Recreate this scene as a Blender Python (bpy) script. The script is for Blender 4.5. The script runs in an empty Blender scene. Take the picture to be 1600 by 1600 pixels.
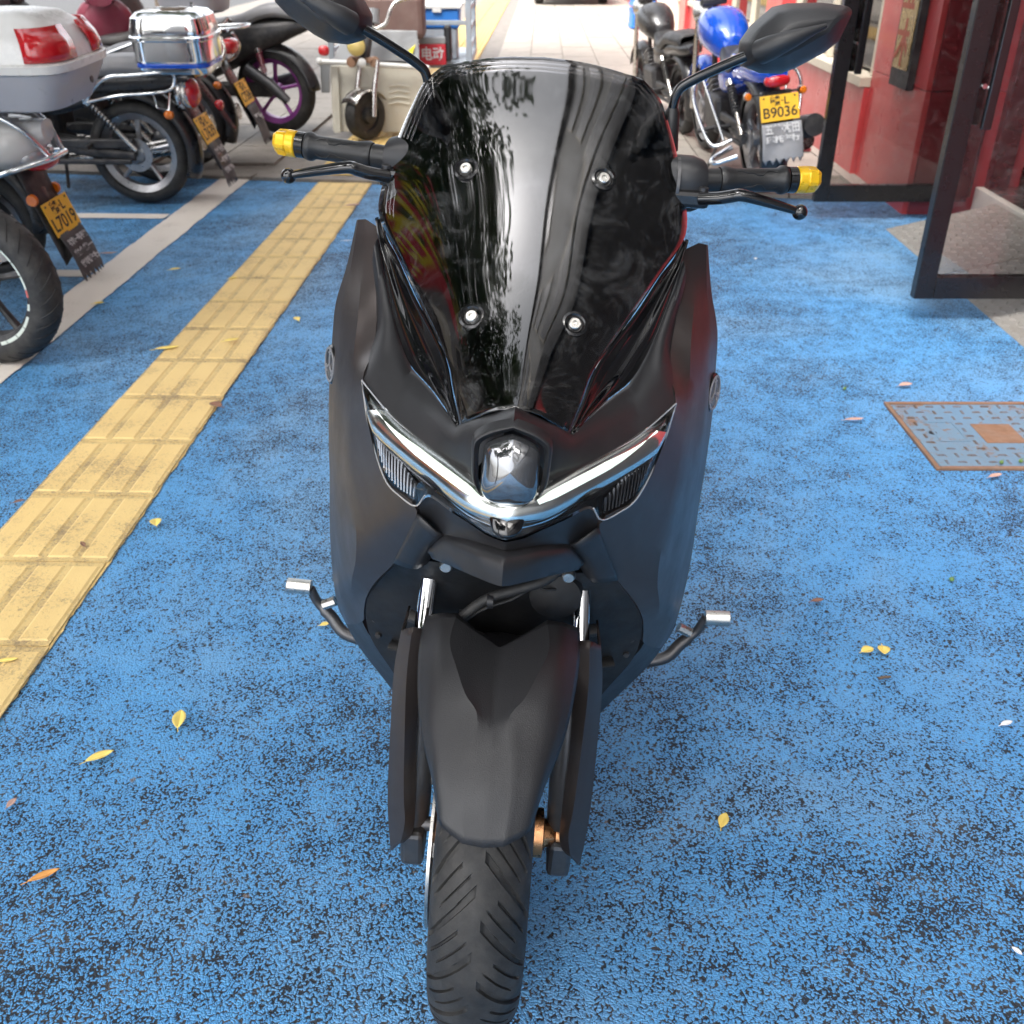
import bpy, math, random
from mathutils import Matrix, Vector
sc = bpy.context.scene
col = sc.collection
rnd = random.Random(7)
R = math.radians

# ------------------------------------------------------------------ camera
F, PITCH, H = 1520.0, R(30.6), 1.30          # focal length in px of a 1600 px frame, tilt, lens height
cam = bpy.data.cameras.new('camera')
cam.sensor_width = 36.0
cam.lens = 36.0 * F / 1600.0
cam.clip_start, cam.clip_end = 0.02, 800
cam.dof.use_dof = True
cam.dof.focus_distance = 1.25
cam.dof.aperture_fstop = cam.lens / 3.6
co = bpy.data.objects.new('camera', cam)
co.location = (0, 0, H)
co.rotation_euler = (R(90) - PITCH, 0, 0)
col.objects.link(co)
sc.camera = co

# ------------------------------------------------------------------ sky, sun, exposure
SUN_EL, SUN_AZ = R(58), R(215)               # azimuth clockwise from +Y: behind the camera, to the left
w = bpy.data.worlds.new('World')
sc.world = w
w.use_nodes = True
nt = w.node_tree
bg = nt.nodes['Background']
sky = nt.nodes.new('ShaderNodeTexSky')
sky.sky_type = 'NISHITA'
sky.sun_disc = False
sky.sun_elevation, sky.sun_rotation = SUN_EL, SUN_AZ
sky.air_density, sky.dust_density, sky.ozone_density = 1.0, 4.0, 1.0
hs = nt.nodes.new('ShaderNodeHueSaturation')
hs.inputs['Saturation'].default_value = 0.22   # white overcast
nt.links.new(sky.outputs[0], hs.inputs['Color'])
nt.links.new(hs.outputs[0], bg.inputs['Color'])
bg.inputs['Strength'].default_value = 0.15
sl = bpy.data.lights.new('sun', 'SUN')
sl.energy, sl.angle, sl.color = 1.3, R(24), (1.0, 0.965, 0.92)
so = bpy.data.objects.new('sun', sl)
d = Vector((math.sin(SUN_AZ) * math.cos(SUN_EL), math.cos(SUN_AZ) * math.cos(SUN_EL), math.sin(SUN_EL)))
so.rotation_euler = d.to_track_quat('Z', 'Y').to_euler()
so.location = d * 30
col.objects.link(so)
vs = sc.view_settings
vs.view_transform, vs.look, vs.gamma, vs.use_curve_mapping = 'Standard', 'None', 1.0, False
vs.exposure = 2.1

cy = sc.cycles
cy.max_bounces, cy.diffuse_bounces, cy.glossy_bounces, cy.transmission_bounces, cy.transparent_max_bounces = 6, 2, 4, 4, 8

# ------------------------------------------------------------------ helpers: points from the photograph's frame at a real distance
_c, _s = math.cos(PITCH), math.sin(PITCH)
def ray(px, py):
    a, b = (px - 800) / F, (800 - py) / F
    return Vector((a, _c + b * _s, -_s + b * _c))
def G(px, py, y):                 # point of the ray at distance Y
    r = ray(px, py); t = y / r.y
    return Vector((t * r.x, y, H + t * r.z))
def Z(px, py, z=0.0):             # point of the ray on a level
    r = ray(px, py); t = (z - H) / r.z
    return Vector((t * r.x, t * r.y, z))
ST = math.tan(R(1.6))
def street(x, y, z=0.0):          # street-aligned coordinates (the street runs 1.6 degrees off the view)
    return Vector((x + ST * y, y - ST * x, z))

# ------------------------------------------------------------------ helpers: meshes
def cr(p0, p1, p2, p3, t):
    return 0.5 * ((2 * p1) + (p2 - p0) * t + (2 * p0 - 5 * p1 + 4 * p2 - p3) * t * t + (3 * p1 - p0 - 3 * p2 + p3) * t ** 3)
def spline(pts, n, lin=False):    # n samples per span
    pts = [Vector(p) for p in pts]
    out = []
    for i in range(len(pts) - 1):
        p1, p2 = pts[i], pts[i + 1]
        p0 = pts[i - 1] if i else p1 * 2 - p2
        p3 = pts[i + 2] if i + 2 < len(pts) else p2 * 2 - p1
        for k in range(n):
            t = k / n
            out.append(p1.lerp(p2, t) if lin else cr(p0, p1, p2, p3, t))
    out.append(pts[-1].copy())
    return out
def patch(rows, nr=5, nc=5, linr=False, linc=False):
    a = [spline(r, nc, linc) for r in rows]
    cols = [spline([a[i][j] for i in range(len(a))], nr, linr) for j in range(len(a[0]))]
    return [[cols[j][i] for j in range(len(cols))] for i in range(len(cols[0]))]
def mir(p): return Vector((-p[0], p[1], p[2]))

class MB:
    def __init__(s): s.v, s.f = [], []
    def add(s, vs, fs):
        b = len(s.v); s.v += [tuple(v) for v in vs]; s.f += [tuple(b + i for i in f) for f in fs]; return s
    def box(s, c, size, m=None, taper=1.0):
        x, y, z = size[0] / 2, size[1] / 2, size[2] / 2
        vs = [Vector((i * x * (taper if k > 0 else 1), j * y * (taper if k > 0 else 1), k * z)) for k in (-1, 1) for j in (-1, 1) for i in (-1, 1)]
        if m is not None: vs = [m @ v for v in vs]
        c = Vector(c)
        return s.add([v + c for v in vs], [(0, 2, 3, 1), (4, 5, 7, 6), (0, 1, 5, 4), (2, 6, 7, 3), (0, 4, 6, 2), (1, 3, 7, 5)])
    def tube(s, pts, r, n=10, caps=True, sq=1.0, up=None):
        pts = [Vector(p) for p in pts]; m = len(pts)
        if not hasattr(r, '__len__'): r = [r] * m
        tan = [(pts[min(i + 1, m - 1)] - pts[max(i - 1, 0)]).normalized() for i in range(m)]
        u = Vector(up) if up else (Vector((0, 0, 1)) if abs(tan[0].z) < .9 else Vector((1, 0, 0)))
        vs, fs = [], []
        for i in range(m):
            u = (u - tan[i] * u.dot(tan[i])).normalized(); w_ = tan[i].cross(u)
            for k in range(n):
                a = 2 * math.pi * k / n
                vs.append(pts[i] + (u * math.cos(a) * sq + w_ * math.sin(a)) * r[i])
        for i in range(m - 1):
            for k in range(n):
                k2 = (k + 1) % n
                fs.append((i * n + k, i * n + k2, (i + 1) * n + k2, (i + 1) * n + k))
        if caps:
            fs.append(tuple(range(n - 1, -1, -1))); fs.append(tuple((m - 1) * n + k for k in range(n)))
        return s.add(vs, fs)
    def lathe(s, prof, c=(0, 0, 0), axis='X', n=32, closed=False):
        c = Vector(c); vs, fs = [], []
        for (r, h) in prof:
            for k in range(n):
                a = 2 * math.pi * k / n; p, q = r * math.cos(a), r * math.sin(a)
                vs.append(c + Vector({'X': (h, p, q), 'Y': (p, h, q), 'Z': (p, q, h)}[axis]))
        m = len(prof)
        for i in range(m if closed else m - 1):
            i2 = (i + 1) % m
            for k in range(n):
                k2 = (k + 1) % n
                fs.append((i * n + k, i2 * n + k, i2 * n + k2, i * n + k2))
        if not closed:
            if prof[0][0] > 1e-6: fs.append(tuple(range(n)))
            if prof[-1][0] > 1e-6: fs.append(tuple((m - 1) * n + k for k in range(n - 1, -1, -1)))
        return s.add(vs, fs)
    def prism(s, poly, o, ax, ay, th):
        o, ax, ay = Vector(o), Vector(ax), Vector(ay); nz = ax.cross(ay).normalized() * th; n = len(poly)
        a = [o + ax * x + ay * y for x, y in poly]
        return s.add(a + [p + nz for p in a], [tuple(range(n - 1, -1, -1)), tuple(range(n, 2 * n))] + [(i, (i + 1) % n, n + (i + 1) % n, n + i) for i in range(n)])
    def grid(s, rows, closed=False):
        nr, nc = len(rows), len(rows[0]); fs = []
        for i in range(nr - 1):
            for j in range(nc if closed else nc - 1):
                j2 = (j + 1) % nc
                fs.append((i * nc + j, i * nc + j2, (i + 1) * nc + j2, (i + 1) * nc + j))
        return s.add([p for r in rows for p in r], fs)
    def ball(s, c, r, n=16, m=10, e=1.0):
        c = Vector(c); r = r if hasattr(r, '__len__') else (r, r, r)
        def pw(t): return math.copysign(abs(t) ** e, t)
        rows = []
        for i in range(m + 1):
            a = -math.pi / 2 + math.pi * i / m
            rows.append([c + Vector((r[0] * pw(math.cos(a)) * pw(math.cos(2 * math.pi * k / n)), r[1] * pw(math.cos(a)) * pw(math.sin(2 * math.pi * k / n)), r[2] * pw(math.sin(a)))) for k in range(n)])
        return s.grid(rows, True)
    def mirror(s):
        n = len(s.v); s.v += [(-x, y, z) for x, y, z in s.v]; s.f += [tuple(n + i for i in reversed(f)) for f in s.f]; return s
    def mesh(s, name, mat, smooth=True, ang=40):
        me = bpy.data.meshes.new(name); me.from_pydata(s.v, [], s.f); me.validate()
        import bmesh
        b = bmesh.new(); b.from_mesh(me); bmesh.ops.remove_doubles(b, verts=b.verts, dist=1e-6)
        bmesh.ops.recalc_face_normals(b, faces=b.faces); b.to_mesh(me); b.free()
        if smooth:
            me.shade_smooth()
            if ang < 179: me.set_sharp_from_angle(angle=R(ang))
        me.materials.append(M[mat])
        return me
    def build(s, name, mat, parent=None, smooth=True, ang=40, bevel=0, solid=0, sub=0, off=-1):
        o = bpy.data.objects.new(name, s.mesh(name, mat, smooth, ang)); col.objects.link(o)
        if parent is not None: o.parent = parent
        if sub:
            md = o.modifiers.new('sub', 'SUBSURF'); md.levels = md.render_levels = sub
        if solid:
            md = o.modifiers.new('solid', 'SOLIDIFY'); md.thickness = solid; md.offset = off
        if bevel:
            md = o.modifiers.new('bevel', 'BEVEL'); md.width = bevel; md.segments = 2; md.limit_method = 'ANGLE'; md.angle_limit = R(35)
            md.harden_normals = False
        return o
def tag(o, label=None, cat=None, group=None, kind=None):
    for k, v in (('label', label), ('category', cat), ('group', group), ('kind', kind)):
        if v: o[k] = v
    return o
def empty(name, loc=(0, 0, 0), rz=0, lean=0, **k):
    o = bpy.data.objects.new(name, None); o.empty_display_size = .1
    o.matrix_world = Matrix.Translation(Vector(loc)) @ Matrix.Rotation(rz, 4, 'Z') @ Matrix.Rotation(lean, 4, 'Y')
    col.objects.link(o); return tag(o, **k)
def share(src, name, loc, rz=0, parent=None, scale=(1, 1, 1)):
    o = bpy.data.objects.new(name, src); o.location = loc; o.rotation_euler = (0, 0, rz); o.scale = scale
    col.objects.link(o); o.parent = parent; return o
def text(s, size, mat, parent, o, ax, ay, name='lettering', ext=.0004, align='CENTER', width=None, bold=0):
    cu = bpy.data.curves.new('t', 'FONT'); cu.body = s; cu.size = size; cu.align_x = align; cu.align_y = 'CENTER'; cu.extrude = ext; cu.offset = bold
    t = bpy.data.objects.new('t', cu); col.objects.link(t)
    dg = bpy.context.evaluated_depsgraph_get(); dg.update()
    me = bpy.data.meshes.new_from_object(t.evaluated_get(dg)); bpy.data.objects.remove(t)
    ax, ay = Vector(ax).normalized(), Vector(ay).normalized(); az = ax.cross(ay)
    k = 1.0
    if width and len(me.vertices):
        xs = [v.co.x for v in me.vertices]; k = width / (max(xs) - min(xs))
    m = Matrix.Identity(4)
    for i in range(3): m[i][0], m[i][1], m[i][2], m[i][3] = ax[i] * k, ay[i], az[i], o[i]
    me.transform(m); me.materials.clear(); me.materials.append(M[mat])
    ob = bpy.data.objects.new(name, me); col.objects.link(ob); ob.parent = parent
    return ob

# ------------------------------------------------------------------ materials
M = {}
def nodes(name):
    m = bpy.data.materials.new(name); m.use_nodes = True; t = m.node_tree
    M[name] = m
    return t, t.nodes['Principled BSDF'], t.nodes['Material Output']
def nd(t, ty, ins=None, **at):
    n = t.nodes.new(ty)
    for k, v in at.items(): setattr(n, k, v)
    for k, v in (ins or {}).items():
        i = n.inputs[k]
        if isinstance(v, bpy.types.NodeSocket): t.links.new(v, i)
        else: i.default_value = v
    return n
def ramp(t, fac, stops):
    n = nd(t, 'ShaderNodeValToRGB', {'Fac': fac}); e = n.color_ramp.elements
    while len(e) < len(stops): e.new(.5)
    for i, (p, c) in enumerate(stops):
        e[i].position = p; e[i].color = (c, c, c, 1) if not hasattr(c, '__len__') else (*c, 1)
    return n.outputs['Color']
def mixc(t, fac, a, b, bt='MIX'):
    n = nd(t, 'ShaderNodeMix', data_type='RGBA', blend_type=bt)
    for i, v in ((0, fac), (6, a), (7, b)):
        if isinstance(v, bpy.types.NodeSocket): t.links.new(v, n.inputs[i])
        else: n.inputs[i].default_value = (*v, 1) if hasattr(v, '__len__') else v
    return n.outputs[2]
def math_(t, op, a, b=0.0, c=0.0, clamp=False):
    n = nd(t, 'ShaderNodeMath', {0: a, 1: b, 2: c}, operation=op, use_clamp=clamp); return n.outputs[0]
def noise(t, vec, scale, detail=4, rough=.55, dist=0):
    return nd(t, 'ShaderNodeTexNoise', {'Vector': vec, 'Scale': scale, 'Detail': detail, 'Roughness': rough, 'Distortion': dist}).outputs['Fac']
def mat(name, c, rough=.5, metal=0.0, coat=0.0, var=.12, rvar=.10, scale=14, bump=0.0, bscale=300, spec=.5, dust=0.0, dustc=(.32, .29, .25), emit=None):
    t, b, o = nodes(name)
    v = nd(t, 'ShaderNodeTexCoord').outputs['Object']
    n = noise(t, v, scale, 5)
    cc = mixc(t, n, [x * (1 - var) for x in c], [min(1, x * (1 + var)) for x in c])
    if dust:
        dn = ramp(t, noise(t, v, scale * .6, 8, .7), [(.42, 0.0), (.75, dust)])
        cc = mixc(t, dn, cc, dustc)
    t.links.new(cc, b.inputs['Base Color'])
    rn = nd(t, 'ShaderNodeMapRange', {'Value': noise(t, v, scale * 2.3, 6, .65), 'From Min': .3, 'From Max': .7, 'To Min': max(.01, rough - rvar), 'To Max': min(1, rough + rvar)})
    t.links.new(rn.outputs[0], b.inputs['Roughness'])
    b.inputs['Metallic'].default_value = metal; b.inputs['Specular IOR Level'].default_value = spec
    b.inputs['Coat Weight'].default_value = coat; b.inputs['Coat Roughness'].default_value = .04
    if emit: b.inputs['Emission Color'].default_value = (*emit[:3], 1); b.inputs['Emission Strength'].default_value = emit[3]
    if bump:
        bn = nd(t, 'ShaderNodeBump', {'Height': noise(t, v, bscale, 2), 'Strength': bump, 'Distance': .001}); t.links.new(bn.outputs[0], b.inputs['Normal'])
    return t, b
mat('paint_brown', (.060, .050, .048), .38, .55, .0, .1, .05, 6, dust=.05)
mat('plastic_black', (.018, .018, .020), .44, 0, 0, .1, .06, 9, bump=.10, bscale=900)
mat('plastic_fender', (.020, .020, .022), .44, 0, 0, .1, .05, 9, bump=.35, bscale=700)
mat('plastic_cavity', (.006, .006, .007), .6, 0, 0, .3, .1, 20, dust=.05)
mat('gloss_black', (.004, .004, .005), .05, 0, .6, .1, .03, 12)
mat('rubber', (.015, .015, .0155), .64, 0, 0, .25, .1, 30, bump=.2, bscale=400, dust=.12)
mat('rubber_grip', (.016, .016, .017), .42, 0, 0, .15, .08, 40, bump=.15, bscale=700)
mat('chrome', (.78, .79, .80), .08, 1, 0, .05, .06, 20)
mat('reflector', (.80, .83, .80), .20, 1, 0, .05, .05, 20)
mat('chrome_old', (.62, .60, .57), .22, 1, 0, .2, .14, 25, dust=.25, dustc=(.20, .12, .07))
mat('steel', (.60, .59, .56), .32, 1, 0, .15, .1, 60, dust=.18, dustc=(.3, .22, .14))
mat('steel_dark', (.10, .10, .105), .42, .8, 0, .3, .12, 30, dust=.12)
mat('bronze', (.50, .25, .12), .30, 1, 0, .15, .1, 50)
mat('anodised_yellow', (.86, .50, .012), .30, .35, .3, .06, .06, 30)
mat('black_metal', (.010, .010, .011), .20, .2, .3, .2, .08, 40)
mat('signal_dark', (.06, .062, .068), .16, .4, .5, .1, .05, 30)
mat('signal_bar', (.30, .30, .31), .18, .8, .3, .2, .05, 30)
mat('lit_guide', (.8, .85, .78), .3, emit=(.82, 1.0, .82, .19))
mat('lamp_mirror', (.22, .225, .235), .06, .85, .5, .1, .03, 12)
mat('white_decal', (.75, .75, .76), .4)
mat('grey_decal', (.30, .30, .31), .35, .3)
mat('white_paint', (.62, .62, .60), .30, 0, .2, .06, .08, 8, dust=.12)
mat('silver_paint', (.52, .54, .56), .28, .45, .3, .06, .08, 8, dust=.1)
mat('white_case', (.70, .70, .68), .30, 0, .1, .05, .1, 5, dust=.12)
mat('grey_case', (.40, .41, .45), .34, 0, .1, .08, .1, 5, dust=.12)
mat('red_lens', (.50, .012, .018), .12, 0, .6, .1, .05, 30)
mat('orange_lens', (.70, .17, .01), .15, 0, .5, .1, .05, 30)
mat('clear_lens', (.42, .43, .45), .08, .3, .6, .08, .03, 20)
mat('seat_grey', (.19, .19, .20), .42, 0, 0, .15, .08, 10, bump=.2, bscale=500, dust=.15)
mat('seat_black', (.025, .025, .027), .46, 0, 0, .15, .08, 10, bump=.2, bscale=500, dust=.12)
mat('bike_black', (.016, .016, .018), .32, 0, .25, .2, .1, 10, dust=.12)
mat('bike_dark', (.03, .03, .033), .5, .3, 0, .3, .12, 25, dust=.2)
mat('alloy', (.42, .42, .43), .35, .9, 0, .2, .12, 30, dust=.2)
mat('maroon', (.24, .035, .065), .35, .1, .3, .15, .1, 8, dust=.18)
mat('purple', (.30, .06, .30), .35, .4, .3, .1, .1, 8, dust=.12)
mat('blue_paint', (.008, .085, .55), .14, .1, .7, .1, .05, 8)
mat('plate_yellow', (.86, .48, .025), .42, 0, .1, .08, .08, 20, dust=.10)
mat('plate_ink', (.012, .012, .014), .5)
mat('flap', (.07, .07, .074), .62, 0, 0, .3, .1, 16, dust=.30, dustc=(.2, .19, .17))
mat('flap_pale', (.26, .26, .27), .6, 0, 0, .3, .1, 16, dust=.25, dustc=(.2, .19, .17))
mat('flap_ink', (.50, .50, .50), .6, 0, 0, .3, .1, 40)
mat('rim_sticker', (.60, .66, .60), .35)
mat('rim_sticker_red', (.5, .12, .10), .35)
mat('cream', (.60, .58, .50), .45, 0, .1, .08, .1, 6, dust=.35, dustc=(.30, .20, .12))
mat('rusty', (.27, .15, .09), .75, .2, 0, .4, .1, 18, dust=.3)
mat('trike_grey', (.30, .31, .32), .45, .1, 0, .12, .1, 8, dust=.2)
mat('trike_brown', (.17, .10, .085), .6, 0, 0, .2, .1, 9, dust=.2)
mat('crate_blue', (.02, .17, .55), .45, 0, 0, .1, .1, 9, dust=.12)
mat('label_red', (.60, .03, .05), .45, 0, 0, .1, .1, 12)
mat('label_yellow', (.78, .66, .03), .5)
mat('lamp_yellow', (.66, .52, .18), .2, 0, .5, .1, .1, 20)
mat('rail_blue', (.33, .38, .43), .45, .3, 0, .12, .1, 10, dust=.3, dustc=(.3, .17, .1))
mat('door_frame', (.012, .011, .012), .30, .3, .15, .15, .08, 10)
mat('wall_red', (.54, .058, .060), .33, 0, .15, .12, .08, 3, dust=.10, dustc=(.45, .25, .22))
mat('wall_red_shaded', (.22, .030, .036), .30, 0, .1, .10, .02, 3)
mat('wall_cream', (.60, .53, .42), .6, 0, 0, .1, .1, 4, dust=.2)
mat('facade_grey', (.30, .29, .28), .7, 0, 0, .12, .1, 1.5, dust=.3)
mat('facade_dark', (.075, .07, .072), .25, 0, .2, .2, .1, 1.5)
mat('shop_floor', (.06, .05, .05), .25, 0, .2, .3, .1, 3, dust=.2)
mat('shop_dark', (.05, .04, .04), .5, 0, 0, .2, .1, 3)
mat('marble', (.52, .50, .46), .4, 0, 0, .12, .1, 5, dust=.25)
mat('plastic_bag', (.62, .63, .64), .25, 0, .2, .2, .1, 7)
mat('gold', (.55, .40, .18), .3, .6, 0, .5, .15, 9, dust=.2)
mat('sign_ink', (.45, .10, .05), .5)
mat('sign_yellow', (.80, .62, .02), .5)
mat('sign_blue', (.03, .09, .35), .4)
mat('chequer', (.30, .285, .265), .55, .4, 0, .25, .12, 6, dust=.35)
mat('bark', (.16, .125, .095), .9, 0, 0, .4, .05, 12, bump=.9, bscale=40)
mat('leaf_dry_yellow', (.80, .62, .16), .5, 0, 0, .2, .1, 40)
mat('leaf_dry_orange', (.70, .32, .08), .5, 0, 0, .3, .1, 60)
mat('leaf_dry_brown', (.22, .11, .07), .6, 0, 0, .3, .1, 60)
mat('leaf_dry_pink', (.50, .32, .26), .6, 0, 0, .2, .1, 60)
mat('berry_green', (.12, .22, .05), .35)
mat('twig', (.13, .09, .06), .8)
mat('rust_edge', (.25, .14, .085), .7, .2, 0, .35, .1, 30, dust=.3)
mat('car_paint', (.05, .05, .055), .2, .3, .6)
mat('lever_black', (.006, .006, .007), .10, .1, .6, .1, .05, 40)
mat('mirror_glass', (.8, .8, .8), .03, 1)

def leafmat():
    t, b, o = nodes('foliage')
    v = nd(t, 'ShaderNodeTexCoord').outputs['Object']
    c = mixc(t, noise(t, v, 1.7, 4), (.022, .05, .012), (.07, .11, .03))
    t.links.new(c, b.inputs['Base Color']); b.inputs['Roughness'].default_value = .5
    tr = nd(t, 'ShaderNodeBsdfTranslucent', {'Color': c}); mx = nd(t, 'ShaderNodeMixShader', {0: .3})
    t.links.new(b.outputs[0], mx.inputs[1]); t.links.new(tr.outputs[0], mx.inputs[2]); t.links.new(mx.outputs[0], o.inputs[0])
leafmat()
def glassmat(name, tint, rough=.015, ior=1.5, smear=.0):
    t, b, o = nodes(name)
    v = nd(t, 'ShaderNodeTexCoord').outputs['Object']
    fr = nd(t, 'ShaderNodeFresnel', {'IOR': ior})
    tp = nd(t, 'ShaderNodeBsdfTransparent', {'Color': (*tint, 1)})
    rr = nd(t, 'ShaderNodeMapRange', {'Value': noise(t, v, 9, 6, .7), 'From Min': .35, 'From Max': .75, 'To Min': rough, 'To Max': rough + .05})
    gl = nd(t, 'ShaderNodeBsdfGlossy', {'Color': (1, 1, 1, 1), 'Roughness': rr.outputs[0]})
    mx = nd(t, 'ShaderNodeMixShader', {0: fr.outputs[0]})
    t.links.new(tp.outputs[0], mx.inputs[1]); t.links.new(gl.outputs[0], mx.inputs[2])
    out = mx.outputs[0]
    if smear:
        df = nd(t, 'ShaderNodeBsdfDiffuse', {'Color': (.5, .5, .5, 1)})
        sm = ramp(t, noise(t, v, 14, 9, .75, 1.5), [(.5, 0.0), (.85, smear)])
        m2 = nd(t, 'ShaderNodeMixShader', {0: sm}); t.links.new(out, m2.inputs[1]); t.links.new(df.outputs[0], m2.inputs[2]); out = m2.outputs[0]
    t.links.new(out, o.inputs[0])
glassmat('smoke', (.27, .27, .28), .03, 1.86, .16)
glassmat('clear_cover', (.80, .82, .84), .01, 1.45)
glassmat('door_glass', (.92, .91, .90), .01, 1.5, .10)
glassmat('window_glass', (.30, .33, .34), .02, 1.5, .08)

def groundmats():
    # blue road paint on open-graded asphalt: paint on the stones, bare black in the gaps between them
    t, b, o = nodes('blue_asphalt')
    v = nd(t, 'ShaderNodeTexCoord').outputs['Object']
    wob = nd(t, 'ShaderNodeTexNoise', {'Vector': v, 'Scale': 110, 'Detail': 1})
    vv = nd(t, 'ShaderNodeVectorMath', {0: wob.outputs['Color'], 1: (.5, .5, .5)}, operation='SUBTRACT')
    vv = nd(t, 'ShaderNodeVectorMath', {0: vv.outputs[0], 'Scale': .009}, operation='SCALE')
    vv = nd(t, 'ShaderNodeVectorMath', {0: v, 1: vv.outputs[0]}, operation='ADD').outputs[0]
    vf = nd(t, 'ShaderNodeTexVoronoi', {'Vector': vv, 'Scale': 235}, feature='F1')
    cellr = nd(t, 'ShaderNodeSeparateColor', {0: vf.outputs['Color']}).outputs[0]
    n1 = noise(t, v, 1.6, 5, .62)          # where the paint lies thick or thin
    n2 = noise(t, v, 11.0, 4, .65)
    n3 = noise(t, v, 90.0, 2, .6)
    fill = math_(t, 'ADD', math_(t, 'MULTIPLY', n1, .60), math_(t, 'MULTIPLY', n2, .40))
    lim = nd(t, 'ShaderNodeMapRange', {'Value': fill, 'From Min': .38, 'From Max': .64, 'To Min': .50, 'To Max': .86}).outputs[0]
    lim = math_(t, 'ADD', lim, math_(t, 'MULTIPLY', math_(t, 'SUBTRACT', n3, .5), .55))
    dd = math_(t, 'SUBTRACT', lim, vf.outputs['Distance'])
    paint = nd(t, 'ShaderNodeMapRange', {'Value': dd, 'From Min': -.06, 'From Max': .14}, clamp=True).outputs[0]
    blue = mixc(t, n2, (.078, .315, .66), (.118, .40, .74))
    blue = mixc(t, math_(t, 'MULTIPLY', cellr, .55), blue, (.062, .255, .57))
    worn = ramp(t, noise(t, v, .75, 6, .66, .8), [(.46, 0.0), (.68, .50)])
    blue = mixc(t, worn, blue, (.25, .40, .55))
    scuff = nd(t, 'ShaderNodeMapping', {'Vector': v, 'Scale': (3.2, .55, 1)})
    blue = mixc(t, ramp(t, noise(t, scuff.outputs[0], 1.5, 6, .7), [(.60, 0.0), (.78, .40)]), blue, (.12, .15, .19))
    stain = ramp(t, noise(t, v, 2.6, 5, .6, .4), [(.66, 0.0), (.74, .55)])
    gap = mixc(t, ramp(t, n2, [(.45, 0.0), (.65, 1.0)]), (.016, .023, .034), (.07, .066, .064))
    c = mixc(t, paint, gap, blue)
    c = mixc(t, stain, c, (.035, .045, .06))
    speck = ramp(t, noise(t, v, 42, 3, .6), [(.70, 0.0), (.74, .75)])
    c = mixc(t, speck, c, (.20, .15, .11))
    t.links.new(c, b.inputs['Base Color'])
    t.links.new(mixc(t, paint, (.75,) * 3, (.45,) * 3), b.inputs['Roughness'])
    bn = nd(t, 'ShaderNodeBump', {'Height': math_(t, 'MULTIPLY', vf.outputs['Distance'], -1.0), 'Strength': .8, 'Distance': .0040}); t.links.new(bn.outputs[0], b.inputs['Normal'])

    def painted(name, ca, cb, gapc, lo, hi, sc_=125):
        t, b, o = nodes(name)
        v = nd(t, 'ShaderNodeTexCoord').outputs['Object']
        g = nd(t, 'ShaderNodeNewGeometry').outputs['Position']
        ve = nd(t, 'ShaderNodeTexNoise', {'Vector': g, 'Scale': sc_, 'Detail': 4, 'Roughness': .65, 'Distortion': .8}).outputs['Fac']
        n1 = noise(t, g, 6, 7, .65)
        k = math_(t, 'ADD', math_(t, 'MULTIPLY', ve, .6), math_(t, 'MULTIPLY', n1, .55))
        worn = ramp(t, k, [(lo, 0.0), (hi, 1.0)])
        c = mixc(t, noise(t, g, 3, 6), ca, cb)
        c = mixc(t, worn, c, gapc)
        t.links.new(c, b.inputs['Base Color']); b.inputs['Roughness'].default_value = .6
        bn = nd(t, 'ShaderNodeBump', {'Height': math_(t, 'SUBTRACT', noise(t, g, 320, 3), math_(t, 'MULTIPLY', worn, 1.2)), 'Strength': .5, 'Distance': .0015}); t.links.new(bn.outputs[0], b.inputs['Normal'])
    painted('yellow_tile', (.78, .58, .25), (.70, .50, .20), (.34, .24, .13), .60, .76)
    painted('yellow_groove', (.70, .52, .22), (.60, .43, .18), (.26, .19, .11), .54, .72)
    painted('yellow_far', (.62, .44, .15), (.50, .34, .12), (.22, .16, .1), .62, .75)
    painted('white_line', (.74, .70, .65), (.64, .59, .52), (.26, .22, .19), .66, .78)
    painted('slab', (.40, .36, .31), (.31, .28, .24), (.17, .145, .12), .60, .78, 60)
    painted('slab_dark', (.24, .215, .185), (.17, .15, .13), (.09, .075, .06), .58, .76, 60)
    painted('cover_iron', (.11, .22, .35), (.16, .235, .29), (.20, .12, .075), .61, .70, 40)
    painted('cover_tread', (.15, .11, .085), (.12, .20, .30), (.10, .065, .045), .50, .64, 40)
    painted('asphalt', (.06, .06, .06), (.045, .045, .045), (.09, .085, .08), .6, .7)
groundmats()

# ================================================================== the setting
def sheet(name, pts, mt, z=None, parent=None, kind='structure'):
    o = MB().add(pts, [tuple(range(len(pts)))]).build(name, mt, parent, smooth=False)
    if kind: o['kind'] = kind
    return o
sheet('ground', [(-300, -300, 0), (300, -300, 0), (300, 500, 0), (-300, 500, 0)], 'asphalt')
b1, b2 = Z(309, 280), Z(1130, 308)
def yb(x): return b1.y + (x - b1.x) * (b2.y - b1.y) / (b2.x - b1.x)
sheet('blue_road', [(-5.6, -9, .004), (2.6, -9, .004), (2.6, yb(2.6), .004), (-5.6, yb(-5.6), .004)], 'blue_asphalt')

def ragged(name, x0, x1, y0, y1, z, mt, amp=.006, step=.03, parent=None, kind=None):   # painted band with uneven edges, street coordinates
    n = int((y1 - y0) / step); r1 = random.Random(name); rows = []
    a = b = 0.0
    for i in range(n + 1):
        y = y0 + (y1 - y0) * i / n
        a = .6 * a + r1.uniform(-amp, amp); b = .6 * b + r1.uniform(-amp, amp)
        rows.append([street(x0 + a, y, z), street(x1 + b, y, z)])
    o = MB().grid(rows).build(name, mt, parent, smooth=False)
    if kind: o['kind'] = kind
    return o
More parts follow.
